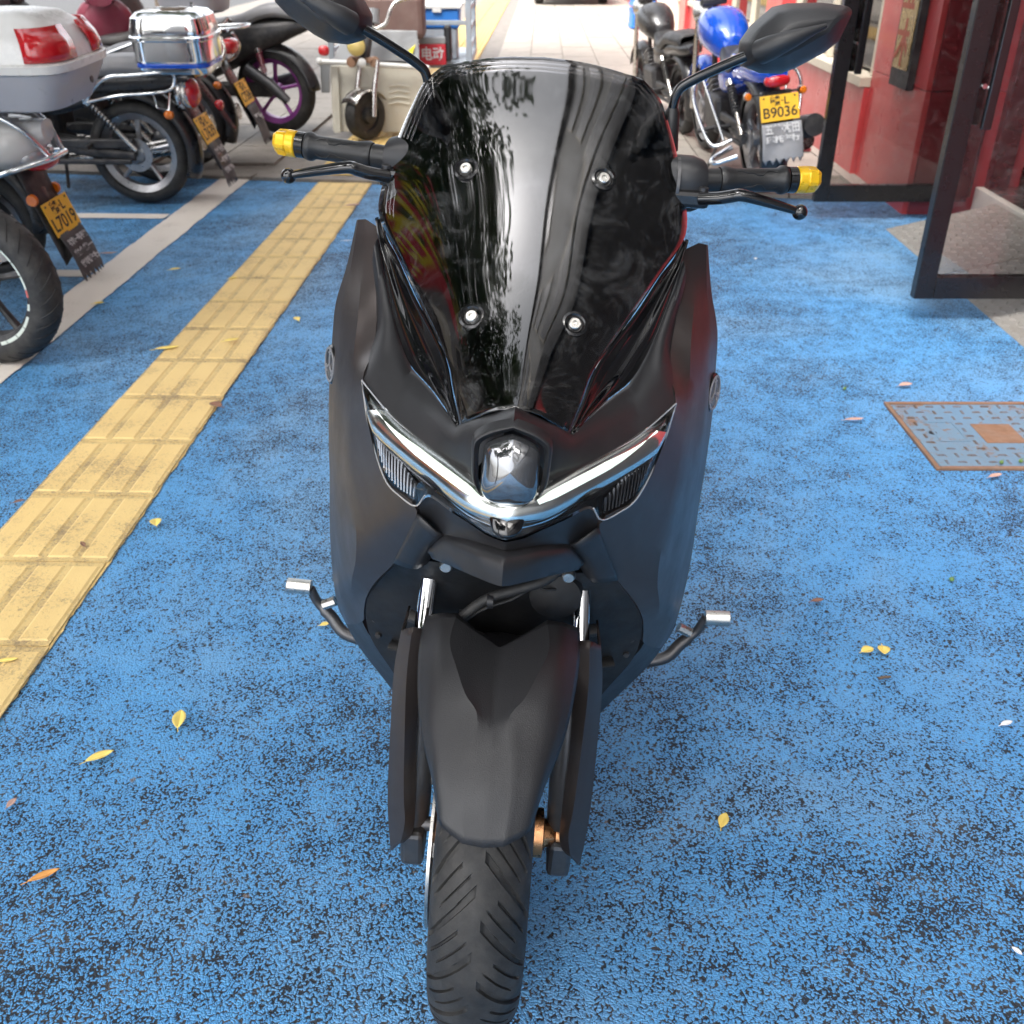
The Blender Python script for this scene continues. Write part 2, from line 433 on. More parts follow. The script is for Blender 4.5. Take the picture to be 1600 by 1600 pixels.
# bay markings (one long line, cross lines between the bays)
bays = empty('bay_markings'); bays['kind'] = 'structure'
ragged('long_line', -1.985, -1.80, -4, 6.30, .008, 'white_line', .003, parent=bays)
for yy in (2.15, 3.19, 4.22, 5.25):
    rr_ = []
    for i in range(40):
        x = -5.2 + i * (3.2 / 39)
        rr_.append([street(x, yy - .05 + rnd.uniform(-.003, .003), .0085), street(x, yy + .05 + rnd.uniform(-.003, .003), .0085)])
    MB().grid(rr_).build('cross_line', 'white_line', bays, smooth=False)

# tactile strip: yellow tiles with raised bars, one object each
def tile_mesh(p, bars, mt, name, hb=.006):
    m = MB(); g = .003; hp = p / 2
    m.box((0, 0, .004), (p - g, p - g, .008))
    bw = p / bars
    for i in range(bars):
        x = -hp + bw * (i + .5)
        ww, ll = bw * .60, p * .86
        vs = [Vector((x + sx * ww / 2 * k, sy * ll / 2 * k2, z)) for z, k, k2 in ((.008, 1, 1), (.008 + hb, .80, .97)) for sx, sy in ((-1, -1), (1, -1), (1, 1), (-1, 1))]
        m.add(vs, [(4, 5, 6, 7), (0, 1, 5, 4), (1, 2, 6, 5), (2, 3, 7, 6), (3, 0, 4, 7)])
    return m
TP = .32
def near_tile():
    m = MB(); g = .004; p = TP; hp = p / 2
    m.box((0, 0, .0015), (p - g, p - g, .003)); me0 = m.mesh('tile', 'yellow_groove', False)
    return me0
def near_bars():
    m = MB(); p = TP; bw = p / 4
    for i in range(4):
        x = -p / 2 + bw * (i + .5); ww, ll = bw * .80, p * .89
        vs = [Vector((x + sx * ww / 2 * k, sy * ll / 2 * k2, z)) for z, k, k2 in ((.003, 1, 1), (.0058, .84, .97)) for sx, sy in ((-1, -1), (1, -1), (1, 1), (-1, 1))]
        m.add(vs, [(4, 5, 6, 7), (0, 1, 5, 4), (1, 2, 6, 5), (2, 3, 7, 6), (3, 0, 4, 7)])
    return m.mesh('raised_bars', 'yellow_tile', False)
strip = empty('tactile_strip'); strip['kind'] = 'structure'
ragged('paint_margin', -1.354, -1.020, -3.0, 6.20, .0075, 'yellow_tile', .0022, .015, parent=strip)
tm, tb = near_tile(), near_bars()
y = -2.9
k = 0
while y < 6.05:
    p = street(-1.187, y + TP / 2, .008)
    o = share(tm, 'tile', (p.x + rnd.uniform(-.003, .003), p.y, p.z), -R(1.6) + rnd.uniform(-.004, .004), strip, (1.045, 1, 1))
    share(tb, 'raised_bars', (0, 0, 0), 0, o)
    y += TP + .001; k += 1
# pavement of slabs beyond the blue road
pav = sheet('pavement', [(-6, yb(-6), .006), (2.6, yb(2.6), .006), (4.0, 60, .006), (-6, 60, .006)], 'slab_dark')
SW, SL = .40, .60
sm = MB().box((0, 0, .010), (SW - .008, SL - .008, .020)).mesh('slab', 'slab', False)
smd = MB().box((0, 0, .010), (SW - .008, SL - .008, .020)).mesh('slab', 'slab_dark', False)
cells = []
for i in range(-9, 8):
    x = i * SW + .06
    if -1.42 - SW / 2 + .02 < x < -.75 + SW / 2 - .02 or x > 2.1: continue
    for j in range(0, 52):
        yy = 6.0 + j * SL + (SL / 2 if i % 2 else 0)
        p = street(x, yy, .006)
        if yy - SL / 2 < yb(p.x) + .02: continue
        cells.append((p, x))
cells.sort(key=lambda c: c[0].y + abs(c[0].x) * .6)
far = MB()
for q, (p, x) in enumerate(cells):
    jz = rnd.uniform(-.0025, .0025)
    if q < 290: share(smd if (x < -1.6 or (p.y < 8.6 and rnd.random() < .12)) else sm, 'slab', (p.x, p.y, p.z + jz), -R(1.6), pav)
    else: far.box((p.x, p.y, p.z + .010 + jz), (SW - .008, SL - .008, .020), Matrix.Rotation(-R(1.6), 3, 'Z'))
far.build('slab', 'slab', pav, smooth=False)['kind'] = 'stuff'
# granite kerb between road and pavement
kb = empty('kerb'); kb['kind'] = 'structure'
dx = Vector((b2.x - b1.x, b2.y - b1.y, 0)).normalized(); ka = math.atan2(dx.y, dx.x)
kmesh = MB().box((0, 0, .011), (.795, .11, .022)).mesh('kerb_stone', 'slab_dark', False)
for i in range(11):
    x = -5.2 + i * .8
    if x < 2.4: share(kmesh, 'kerb_stone', (x, yb(x) + .06, .002), ka, kb)
# far tactile path on the pavement, two tiles wide
fs = empty('pavement_tactile_path'); fs['kind'] = 'structure'
fm = tile_mesh(TP, 6, 'yellow_far', 'tile').mesh('tile', 'yellow_far', False)
y = 6.45
while y < 30:
    for x in (-1.255, -.93):
        p = street(x, y, .010)
        if p.y > yb(p.x) + .30: share(fm, 'tile', p, -R(1.6), fs)
    y += TP + .002

# ------------------------------------------------------------------ shop building on the right
def sbox(m, x0, x1, y0, y1, z0, z1):
    m.box(street((x0 + x1) / 2, (y0 + y1) / 2, (z0 + z1) / 2), (x1 - x0, y1 - y0, z1 - z0), Matrix.Rotation(-R(1.6), 3, 'Z')); return m
FX = 1.93
bd = empty('shop_building', street(2.6, 6, 0)); bd.matrix_world = Matrix.Identity(4)
tag(bd, 'red tiled shop building with recessed doorway and windows along the pavement', 'building')
def part(name, mt, *bx, parent=None, bevel=.004):
    m = MB()
    for b in bx: sbox(m, *b)
    return m.build(name, mt, parent or bd, smooth=False, bevel=bevel)
# door pillar: red tiles to the street, the reveal's shade painted in as darker red
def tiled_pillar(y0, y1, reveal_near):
    part('pillar_core', 'wall_red_shaded', (FX + .06, FX + .62, y0 + .03, y1 - .03, 0, 3.2), bevel=0)
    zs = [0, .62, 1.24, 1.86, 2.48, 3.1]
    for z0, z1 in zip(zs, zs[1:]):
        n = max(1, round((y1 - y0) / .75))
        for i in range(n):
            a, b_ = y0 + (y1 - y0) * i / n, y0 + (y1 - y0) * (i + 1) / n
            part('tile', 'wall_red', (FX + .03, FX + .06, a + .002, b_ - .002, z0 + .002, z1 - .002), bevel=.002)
        part('tile', 'wall_red_shaded', (FX + .062, FX + .62, y0, y0 + .03, z0 + .002, z1 - .002), bevel=.002)
        part('tile', 'wall_red_shaded', (FX + .062, FX + .62, y1 - .03, y1, z0 + .002, z1 - .002), bevel=.002)
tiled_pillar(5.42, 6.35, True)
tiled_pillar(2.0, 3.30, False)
# wall with dado, ledge and windows further along
y = 6.36
while y < 40:
    part('dado', 'wall_red', (FX, FX + .3, y, y + 2.30, 0, .52))
    part('ledge', 'wall_cream', (FX - .03, FX + .3, y, y + 2.30, .524, .58))
    wf = part('window_frame', 'wall_cream', (FX + .05, FX + .13, y + .02, y + .10, .582, 2.5), (FX + .05, FX + .13, y + 2.2, y + 2.28, .582, 2.5), (FX + .05, FX + .13, y + .102, y + 2.198, 2.42, 2.5), (FX + .05, FX + .13, y + 1.12, y + 1.18, .582, 2.418))
    part('pane', 'window_glass', (FX + .085, FX + .095, y + .10, y + 2.2, .60, 2.42), parent=wf, bevel=0)
    part('lintel', 'wall_red', (FX, FX + .3, y, y + 2.3, 2.504, 3.2))
    part('column', 'wall_red', (FX - .05, FX + .3, y + 2.304, y + 2.90, 0, 3.2))
    y += 2.904
# room behind the doors
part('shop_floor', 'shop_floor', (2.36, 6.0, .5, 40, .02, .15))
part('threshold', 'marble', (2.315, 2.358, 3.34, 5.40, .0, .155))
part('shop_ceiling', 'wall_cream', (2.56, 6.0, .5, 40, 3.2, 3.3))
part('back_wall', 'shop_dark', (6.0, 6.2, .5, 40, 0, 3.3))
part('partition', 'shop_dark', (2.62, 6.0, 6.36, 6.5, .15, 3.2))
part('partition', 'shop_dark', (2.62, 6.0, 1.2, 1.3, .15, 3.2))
part('door_head', 'door_frame', (2.30, 2.42, 3.32, 5.40, 2.45, 2.6))
part('door_jamb', 'door_frame', (2.36, 2.46, 5.335, 5.405, .156, 2.45)); part('door_jamb', 'door_frame', (2.36, 2.46, 3.305, 3.375, .156, 2.45))
part('sign_fascia', 'facade_dark', (FX - .12, FX + .9, -8, 6.35, 3.22, 4.3))
part('near_wall', 'facade_dark', (FX, FX + .3, -8, 1.99, 0, 3.2))
# upper storeys: seen only mirrored in the windscreen
part('upper_wall', 'facade_grey', (FX + .25, 9, -12, 40, 4.31, 13.5), bevel=0)
part('roof_edge', 'facade_dark', (FX - .05, 9, -12.1, 40, 13.51, 13.9))
for zz in (5.2, 8.0, 10.8):
    for k in range(-4, 12):
        wf = part('window_frame', 'wall_cream', (FX + .19, FX + .248, k * 3.0, k * 3.0 + 1.7, zz, zz + 1.6), bevel=0)
        part('pane', 'facade_dark', (FX + .17, FX + .188, k * 3.0 + .08, k * 3.0 + 1.62, zz + .08, zz + 1.52), parent=wf, bevel=0)

# vertical plaque on the pillar
pq = empty('wall_plaque', street(FX + .03, 5.75, .5)); pq.matrix_world = Matrix.Identity(4)
tag(pq, 'tall gilt plaque with red characters on the red pillar behind glass', 'sign')
def qbox(name, mt, *bx, parent=pq):
    m = MB()
    for b in bx: sbox(m, *b)
    return m.build(name, mt, parent, smooth=False, bevel=.003)
PY0, PY1, PZ0, PZ1 = 5.60, 5.90, .60, 2.3
qbox('backing', 'bike_dark', (FX - .012, FX + .028, PY0, PY1, PZ0, PZ1))
qbox('gilt_face', 'gold', (FX - .018, FX - .0125, PY0 + .03, PY1 - .03, PZ0 + .09, PZ1 - .03))
for i, ch in enumerate('木业正红'):
    c = street(FX - .0195, (PY0 + PY1) / 2, .80 + i * .26)
    text(ch, .24, 'sign_ink', pq, c, (0, -1, 0), (0, 0, 1), 'lettering', bold=.004)
# utility plate on the pillar front kept plain in the photograph: nothing to add

# glass doors, both folded open across the pavement
def door(y, xl, label, hy):
    d = empty('glass_door', (0, 0, 0)); tag(d, label, 'door', 'open glass shop doors')
    x0, x1, z0, z1, fw = xl, xl + .80, .10, 2.40, .072
    def db(name, mt, x_0, x_1, za, zb, th=.045, yy=0, bev=.003, par=None):
        return MB().box(((x_0 + x_1) / 2, y + yy, (za + zb) / 2), (x_1 - x_0, th, zb - za)).build(name, mt, par or d, smooth=False, bevel=bev)
    db('stile', 'door_frame', x0, x0 + fw, z0, z1); db('stile', 'door_frame', x1 - fw, x1, z0, z1)
    db('rail', 'door_frame', x0 + fw + .001, x1 - fw - .001, z0, z0 + .085); db('rail', 'door_frame', x0 + fw + .001, x1 - fw - .001, z1 - .085, z1)
    db('pane', 'door_glass', x0 + fw - .005, x1 - fw + .005, z0 + .08, z1 - .08, .008, bev=0)
    for s in (-1, 1):
        h = MB().box((x0 + fw + .035, y + s * .055, 1.22), (.034, .022, 1.0)).build('pull_handle', 'black_metal', d, smooth=False, bevel=.004)
        for zz in (.85, 1.6): MB().tube([(x0 + fw + .035, y + s * .02, zz), (x0 + fw + .035, y + s * .05, zz)], .009).build('standoff', 'chrome', h)
    MB().tube([(x1 + .012, y, z0 + .02), (x1 + .012, y, z1 - .02)], .012).build('pivot', 'black_metal', d)
    return d
door(5.25, 1.585, 'black framed glass door beside the red pillar, the farther of the two', .75)
door(3.66, 1.545, 'black framed glass door at the right edge, the nearer of the two', .7)

# chequer-plate ramp up to the threshold
rp = empty('entrance_ramp'); tag(rp, 'grey chequer plate ramp leading up to the shop doorway', 'ramp')
for (a, b_) in ((3.36, 4.30), (4.31, 5.10)):
    x0, x1, z1 = 1.78, 2.31, .135
    m = MB(); A = [street(x0, a, .006), street(x1, a, z1), street(x1, b_, z1), street(x0, b_, .006)]
    m.add(A + [p - Vector((0, 0, .008)) for p in A], [(0, 1, 2, 3), (0, 4, 5, 1), (1, 5, 6, 2), (2, 6, 7, 3), (3, 7, 4, 0)])
    pl = m.build('plate', 'chequer', rp, smooth=False)
    t_ = MB(); nx, ny = 13, int((b_ - a) / .042)
    for i in range(nx):
        for j in range(ny):
            fx = (i + .5) / nx; p = street(x0 + (x1 - x0) * fx, a + (j + .5) * (b_ - a) / ny, .006 + (z1 - .006) * fx)
            an = R(45) if (i + j) % 2 else R(-45)
            t_.box(p + Vector((0, 0, .002)), (.028, .008, .004), Matrix.Rotation(-math.atan(z1 / (x1 - x0)), 3, 'Y') @ Matrix.Rotation(an, 3, 'Z'), .5)
    q = t_.build('tread_pattern', 'chequer', pl, smooth=False); q['kind'] = 'stuff'
MB().box(street(2.16, 5.17, .025), (.26, .1, .05)).build('end_wedge', 'marble', rp, smooth=False, bevel=.01)

# wrapped bundle and mat just inside the shop
bg_ = MB(); rows = []
rb = random.Random(3)
for i in range(9):
    a = i / 8; z = .16 + .36 * a; rr = .25 * (math.sin(math.pi * min(1, .25 + a * .72))) ** .7
    rows.append([street(3.0, 4.70, z) + Vector((math.cos(q * math.tau / 22) * rr * rb.uniform(.86, 1.1), math.sin(q * math.tau / 22) * rr * rb.uniform(.86, 1.1), rb.uniform(-.02, .02))) for q in range(22)])
bg_.grid(rows, True); bg_.add(rows[-1], [tuple(range(22))])
tag(bg_.build('wrapped_bundle', 'plastic_bag', ang=30), 'white plastic-wrapped bundle on the shop floor behind glass', 'bundle')
m = MB(); p = street(2.62, 4.95, .156)
m.prism([(-.14, -.08), (.12, -.10), (.15, .06), (.02, .10), (-.15, .07)], p, (1, 0, 0), (0, 1, 0), .012)
tag(m.build('floor_mat', 'marble', smooth=False), 'small pale mat lying inside the shop threshold', 'mat')
# red-white torn sticker on the near door reveal
# ------------------------------------------------------------------ utility cover in the road
cv = empty('utility_cover'); tag(cv, 'rusty rectangular utility cover with worn blue paint', 'manhole cover')
c1, c2 = Z(1378, 629, .01), Z(1448, 733, .01)
cx0, cx1, cy0, cy1 = 1.195, 1.90, c2.y, c1.y
def cb(name, mt, x0, x1, y0, y1, z0, z1, par=cv, bev=.002):
    return MB().box(((x0 + x1) / 2, (y0 + y1) / 2, (z0 + z1) / 2), (x1 - x0, y1 - y0, z1 - z0)).build(name, mt, par, smooth=False, bevel=bev)
cb('lid', 'cover_iron', cx0 + .017, cx1 - .017, cy0 + .017, cy1 - .017, .004, .011)
for a in ((cx0, cx0 + .013, cy0, cy1), (cx1 - .013, cx1, cy0, cy1), (cx0 + .0135, cx1 - .0135, cy0, cy0 + .013), (cx0 + .0135, cx1 - .0135, cy1 - .013, cy1)):
    cb('rim', 'rust_edge', *a, .004, .014)
m = MB()
for i in range(15):
    for j in range(10):
        x, y = cx0 + .045 + i * .044, cy0 + .04 + j * .042
        if x > cx1 - .04 or y > cy1 - .03 or (.20 < x - cx0 < .34 and .15 < y - cy0 < .30) or (.07 < x - cx0 < .17 and .16 < y - cy0 < .32): continue
        an = 0 if (i + j) % 2 else R(90)
        m.box((x, y, .0125), (.028, .008, .0034), Matrix.Rotation(an, 3, 'Z'), .6)
m.build('tread_pattern', 'cover_tread', cv, smooth=False)['kind'] = 'stuff'
cb('name_panel', 'rust_edge', cx0 + .21, cx0 + .33, cy0 + .16, cy0 + .29, .0112, .0128)
for a in ((.075, .165, .17, .178), (.075, .165, .302, .31), (.075, .083, .1785, .3015), (.157, .165, .1785, .3015)):
    cb('keyway_edge', 'cover_iron', cx0 + a[0], cx0 + a[1], cy0 + a[2], cy0 + a[3], .0112, .0136)
MB().lathe([(0, .0001), (.012, 0), (.012, .002), (0, .002)], (cx0 + .075, cy0 + .23, .0105), 'Z', 12).build('lifting_hole', 'plastic_cavity', cv)

# ------------------------------------------------------------------ street trees (overhead; they shade the road and show in the windscreen)
def tree(x, y, h, cr_, lean, seed, label, nleaf=11000, cz=None):
    r_ = random.Random(seed)
    root = empty('street_tree', (x, y, 0)); tag(root, label, 'tree', 'street trees along the kerb')
    m = MB(); top = Vector((lean[0] * .45, lean[1] * .45, h * .55))
    trunk = spline([(0, 0, -.05), (lean[0] * .05 + .03, .02, h * .15), (lean[0] * .2, lean[1] * .2, h * .36), top], 5)
    n = len(trunk); m.tube(trunk, [.19 * (1.25 if i == 0 else 1) * (1 - .5 * i / n) for i in range(n)], 12)
    tips = []
    for k in range(9):
        st = trunk[int(n * (.55 + .045 * k)) if int(n * (.55 + .045 * k)) < n else n - 1]
        a = k * 2.4 + r_.uniform(-.3, .3); L = cr_ * r_.uniform(.65, 1.0)
        e = Vector((lean[0] * .6 + math.cos(a) * L, lean[1] * .6 + math.sin(a) * L, h * r_.uniform(.62, .98)))
        lim = spline([st, st.lerp(e, .45) + Vector((0, 0, .25 * r_.uniform(-1, 1.5))), e], 4); nn = len(lim)
        m.tube(lim, [.075 * (1 - .85 * i / nn) for i in range(nn)], 7)
        tips += [lim[-1], lim[-3], lim[-5]]
    m.build('trunk', 'bark', root)
    cl = []
    for t_ in tips:
        for _ in range(5): cl.append(t_ + Vector((r_.gauss(0, .55), r_.gauss(0, .55), r_.gauss(0, .42))))
    c = MB(); vs, fs_ = [], []
    for i in range(nleaf):
        q = r_.choice(cl); p = q + Vector((r_.gauss(0, .26), r_.gauss(0, .26), r_.gauss(0, .2)))
        s = r_.uniform(.06, .11)
        u = Vector((r_.gauss(0, 1), r_.gauss(0, 1), r_.gauss(0, .5))).normalized(); v_ = u.cross(Vector((r_.gauss(0, .5), r_.gauss(0, .5), 1))).normalized() * .55
        b = len(vs); vs += [p - u * s, p + v_ * s, p + u * s, p - v_ * s]; fs_.append((b, b + 1, b + 2, b + 3))
    me = bpy.data.meshes.new('crown'); me.from_pydata([tuple(v) for v in vs], [], fs_); me.materials.append(M['foliage'])
    o = bpy.data.objects.new('crown', me); col.objects.link(o); o.parent = root
tree(-2.9, 9.4, 8.0, 2.6, (-.6, .5), 1, 'street tree whose bark shows above the chrome box', 12000)
tree(-3.6, 3.0, 8.0, 2.7, (.9, -.9), 2, 'street tree left of the parked motorcycles, mirrored in the windscreen', 13000)
tree(-3.3, -2.6, 8.5, 2.8, (1.3, .6), 3, 'street tree behind the viewer, mirrored in the windscreen', 15000)

# ------------------------------------------------------------------ building across the street (mirrored in the left flank of the windscreen)
ob = empty('street_building'); tag(ob, 'building across the street, mirrored in the left edge of the windscreen', 'building')
def ab_(name, mt, x0, x1, y0, y1, z0, z1, par=None):
    return MB().box(((x0 + x1) / 2, (y0 + y1) / 2, (z0 + z1) / 2), (x1 - x0, y1 - y0, z1 - z0)).build(name, mt, par or ob, smooth=False)
ab_('wall', 'facade_grey', -16, -10.3, -1.5, 10, 0, 9.0)
ab_('shop_band', 'facade_dark', -10.29, -10.2, -1.5, 10, 0.2, 3.0)
ab_('fascia', 'sign_blue', -10.29, -10.1, -1.4, .8, 3.1, 4.6)
ab_('fascia', 'wall_cream', -10.29, -10.1, 4.2, 9.8, 3.1, 4.3)
for k in range(2):
    for zz in (5.4, 7.4):
        y_ = 4.4 + k * 2.8
        f_ = ab_('window_frame', 'wall_cream', -10.29, -10.22, y_, y_ + 2.2, zz, zz + 1.5)
        ab_('pane', 'facade_dark', -10.215, -10.19, y_ + .1, y_ + 2.1, zz + .1, zz + 1.4, f_)
vsn = ab_('sign_panel', 'label_red', -10.29, -10.05, 1.0, 3.6, 3.2, 8.6)
for i, ch in enumerate('奇石城'):
    text(ch, 1.9, 'sign_yellow', vsn, Vector((-10.03, 2.3, 7.6 - i * 1.75)), (0, 1, 0), (0, 0, 1), bold=.03)

# ================================================================== the black scooter in the middle
CX, CY, LEAN, YAW = -0.0482, 0.93, 0.05869, 0.04801      # contact point of the front tyre, lean on the side stand, heading
sy_, cy_, sl_, cl_ = math.sin(YAW), math.cos(YAW), math.sin(LEAN), math.cos(LEAN)
def L(px, py, v):                 # scooter coordinates: u to the right, v backwards, w up
    r = ray(px, py); t = (v + CX * sy_ + CY * cy_) / (r.x * sy_ + r.y * cy_)
    x, y, z = t * r.x - CX, t * r.y - CY, H + t * r.z
    xx = x * cy_ - y * sy_
    return Vector((xx * cl_ - z * sl_, v, xx * sl_ + z * cl_))
def Sl(px, py, v): p = L(px, py, v); return Vector((-p.x, p.y, p.z))     # right-hand half from a point on the left
def Sr(px, py, v): return L(px, py, v)
def S(l, r, v): a, b = Sl(*l, v), L(*r, v); return (a + b) / 2
def Cc(px, py, v): p = L(px, py, v); return Vector((0, p.y, p.z))       # centre line
AX = .242                                                                # axle height = tyre radius
def Cyl(px, py, rad, left=True):
    v = -.45
    while v < .3:
        p = L(px, py, v)
        if math.hypot(p.y, p.z - AX) <= rad: break
        v += .001
    return Vector((-p.x if left else p.x, p.y, p.z))
scoot = bpy.data.objects.new('scooter', None); col.objects.link(scoot)
scoot.matrix_world = Matrix.Translation((CX, CY, .004)) @ Matrix.Rotation(-YAW, 4, 'Z') @ Matrix.Rotation(LEAN, 4, 'Y')
tag(scoot, 'matte black scooter with smoked windscreen and yellow bar ends in the foreground', 'scooter')
def both(name, mt, f, **k):       # mirrored pair of parts
    out = []
    for s in (1, -1):
        m = MB(); f(m)
        if s < 0: m.v = [(-x, y, z) for x, y, z in m.v]; m.f = [tuple(reversed(q)) for q in m.f]
        out.append(m.build(name, mt, scoot, **k))
    return out
def sym(rows):                    # half rows (centre first) -> full rows
    return [[mir(p) for p in reversed(r[1:])] + list(r) for r in rows]

# --- front wheel
def tyre_mesh(Rt, wd, rimr, grooves=True, na=960, nb=72, depth=.0045):
    rc = Rt - wd * .49; rows = []; amax = R(128)
    npat = 20; per = na // npat
    for i in range(na):
        th = math.tau * i / na; row = []
        for j in range(nb + 1):
            a = -amax + 2 * amax * j / nb; s_ = a / R(78); dpt = 0
            if grooves and abs(s_) < 1.02:
                ph = ((i + (per // 2 if s_ > 0 else 0)) % per) / per
                if .05 < abs(s_) < .92 and ph < .115 * (1.15 - .5 * abs(s_)) + .03: dpt = depth
                ph2 = (ph - .36) % 1.0
                if .14 < abs(s_) < .60 and ph2 < .042: dpt = depth * .8
                ph3 = (ph - .66) % 1.0
                if .30 < abs(s_) < .80 and ph3 < .060: dpt = depth * .9
            rx, rr = wd / 2, wd * .49
            r_ = rc + (rr - dpt) * math.cos(a); x = (rx - dpt) * math.sin(a)
            if abs(a) > R(100): x *= 1 - .12 * (abs(a) - R(100)) / R(28); r_ = max(r_, rimr)
            t2 = th - min(abs(s_), 1.02) * 1.15 * math.tau / npat      # the mesh follows the slanting grooves
            row.append(Vector((x, -r_ * math.cos(t2), AX + r_ * math.sin(t2))))
        rows.append(row)
    rows.append(rows[0])
    return MB().grid(rows)
wheel_parts = [tyre_mesh(AX, .116, .165).build('tyre', 'rubber', scoot, ang=50)]
def front_rim():
    m = MB()
    m.lathe([(.172, -.042), (.176, -.036), (.158, -.030), (.158, .030), (.176, .036), (.172, .042), (.150, .030), (.150, -.030)], (0, 0, AX), 'X', 48, closed=True)
    m.lathe([(.03, -.045), (.036, -.03), (.036, .03), (.03, .045)], (0, 0, AX), 'X', 24)
    for k in range(5):
        for dd in (-.16, .16):
            a = math.tau * k / 5
            p, q = Vector((0, math.cos(a) * .03, AX + math.sin(a) * .03)), Vector((0, math.cos(a + dd) * .153, AX + math.sin(a + dd) * .153))
            m.tube([p, p.lerp(q, .5), q], [.013, .010, .012], 8)
    return m
WV = -.020
wheel_parts.append(front_rim().build('wheel_rim', 'bike_dark', scoot))
m = MB(); m.lathe([(.062, -.002), (.115, -.002), (.115, .002), (.062, .002)], (-.068, 0, AX), 'X', 64, closed=True)
for k in range(5):
    a = math.tau * k / 5; m.box((-.066, math.cos(a) * .05, AX + math.sin(a) * .05), (.004, .018, .05), Matrix.Rotation(a - math.pi / 2, 3, 'X'))
wheel_parts.append(m.build('brake_disc', 'steel', scoot))
wheel_parts.append(MB().lathe([(.034, -.004), (.040, -.002), (.040, .018), (.030, .022)], (-.066, 0, AX), 'X', 24).build('disc_carrier', 'bronze', scoot))
MB().lathe([(.024, 0), (.033, .002), (.033, .014), (.020, .016), (.016, .030), (.018, .032), (.018, .040)], (.062, 0, AX), 'X', 28).build('wheel_spacer', 'bronze', scoot)
MB().tube([(-.115, 0, AX), (.115, 0, AX)], .010, 12).build('axle', 'steel_dark', scoot)
m = MB(); m.box((-.082, .055, AX + .075), (.045, .05, .075), Matrix.Rotation(R(-35), 3, 'X')); m.build('brake_caliper', 'steel_dark', scoot, smooth=False, bevel=.008)

for q in wheel_parts: q.location.y = WV

# --- fork: chrome tubes, lower legs, covers
def fk(f): return lambda m: f(m)
ft, fb = S((672, 897), (908, 917), .16), S((659, 990), (905, 1010), .115)
fb2 = Vector((fb.x, .080, .46))
both('fork_tube', 'chrome', lambda m: m.tube([ft + (ft - fb) * .9, ft, fb, fb2], .0125, 20))
both('fork_collar', 'plastic_cavity', lambda m: m.lathe([(.017, -.05), (.018, -.005), (.0165, 0), (.0115, .001)], (0, 0, 0), 'Z', 20) and m.v.__setitem__(slice(None), [tuple(Matrix.Rotation(R(-14), 3, 'X') @ Vector((x, y, -z * 1.0)) + ft + Vector((0, 0, -.004))) for x, y, z in m.v]))
both('fork_leg', 'steel_dark', lambda m: m.tube([(.098, .068, .44), (.099, .058, .41), (.101, .012, .27), (.101, -.002, .205)], [.019, .021, .021, .017], 16))
both('axle_clamp', 'steel_dark', lambda m: m.box((.101, -.004, .215), (.032, .045, .062)), smooth=False, bevel=.007)
def cover(m):
    out = [S((633, 992), (938, 1010), .085), S((622, 1050), (940, 1070), .068), S((615, 1140), (932, 1155), .030), S((611, 1240), (921, 1262), -.005), S((611, 1290), (912, 1310), -.018), S((615, 1330), (903, 1356), -.022)]
    cre = [S((650, 985), (925, 1004), .070), S((643, 1060), (925, 1075), .040), S((640, 1140), (917, 1155), .006), S((638, 1240), (903, 1262), -.030), S((637, 1288), (893, 1308), -.042), S((628, 1318), (893, 1342), -.036)]
    inn = [S((662, 985), (900, 1005), .078), S((657, 1060), (900, 1075), .050), S((649, 1150), (895, 1170), .012), S((646, 1240), (882, 1262), -.018), S((645, 1290), (878, 1310), -.028), S((642, 1308), (884, 1330), -.028)]
    back_o = [p + Vector((-.002, .055, .0)) for p in out]; back_i = [p + Vector((.004, .05, .0)) for p in inn]
    m.grid(patch([[a, b, c, d_, e] for a, b, c, d_, e in zip(back_o, out, cre, inn, back_i)], 5, 3, linc=True))
cvs = both('fork_cover', 'paint_brown', cover, ang=22, solid=.003)
for s, cvp in ((-1, cvs[1]), (1, cvs[0])):
    a, b = S((630, 1010), (938, 1030), .079), S((624, 1055), (936, 1075), .061)
    ax = (b - a).normalized()
    a = a.lerp(b, .5) + Vector((-.004, -.0045, 0)); a.x *= s; ax.x *= s
    ay = Vector((s * 1.0, -.35, 0)) if s > 0 else Vector((1.0, .35, 0))
    text('ABS', .013, 'grey_decal', cvp, a, ax if s < 0 else -ax, ay if s < 0 else -ay, 'lettering', width=.03)

# --- front fender with its V-shaped crease
frows = [
    [Cyl(757, 1329, .271), Cyl(722, 1322, .270), Cyl(692, 1298, .265), Cyl(684, 1284, .256)],
    [Cyl(762, 1245, .281), Cyl(722, 1244, .279), Cyl(685, 1228, .272), Cyl(675, 1222, .256)],
    [Cyl(766, 1190, .286), Cyl(730, 1184, .286), Cyl(683, 1178, .277), Cyl(664, 1178, .258)],
    [Cyl(769, 1148, .290), Cyl(746, 1124, .293), Cyl(682, 1130, .283), Cyl(657, 1140, .262)],
    [Cyl(772, 1112, .287), Cyl(727, 1088, .299), Cyl(681, 1085, .290), Cyl(653, 1095, .268)],
    [Cyl(776, 1066, .288), Cyl(713, 1046, .305), Cyl(681, 1045, .297), Cyl(653, 1048, .275)],
    [Cyl(781, 1020, .294), Cyl(703, 1006, .310), Cyl(681, 1006, .303), Cyl(656, 1008, .282)],
]
for r_ in frows: r_[0].x = 0
last = frows[-1]
frows.append([Vector((0, .03, AX + .292)), last[1] + Vector((-.004, .05, .006)), last[2] + Vector((0, .05, .006)), last[3] + Vector((0, .05, .004))])
inn = patch([[r_[0], r_[0].lerp(r_[1], .5) + Vector((0, 0, -.0015 * min(1, max(0, k_ - 2)))), r_[1]] for k_, r_ in enumerate(frows)], 5, 4)
outp = patch([r_[1:] for r_ in frows], 5, 5)
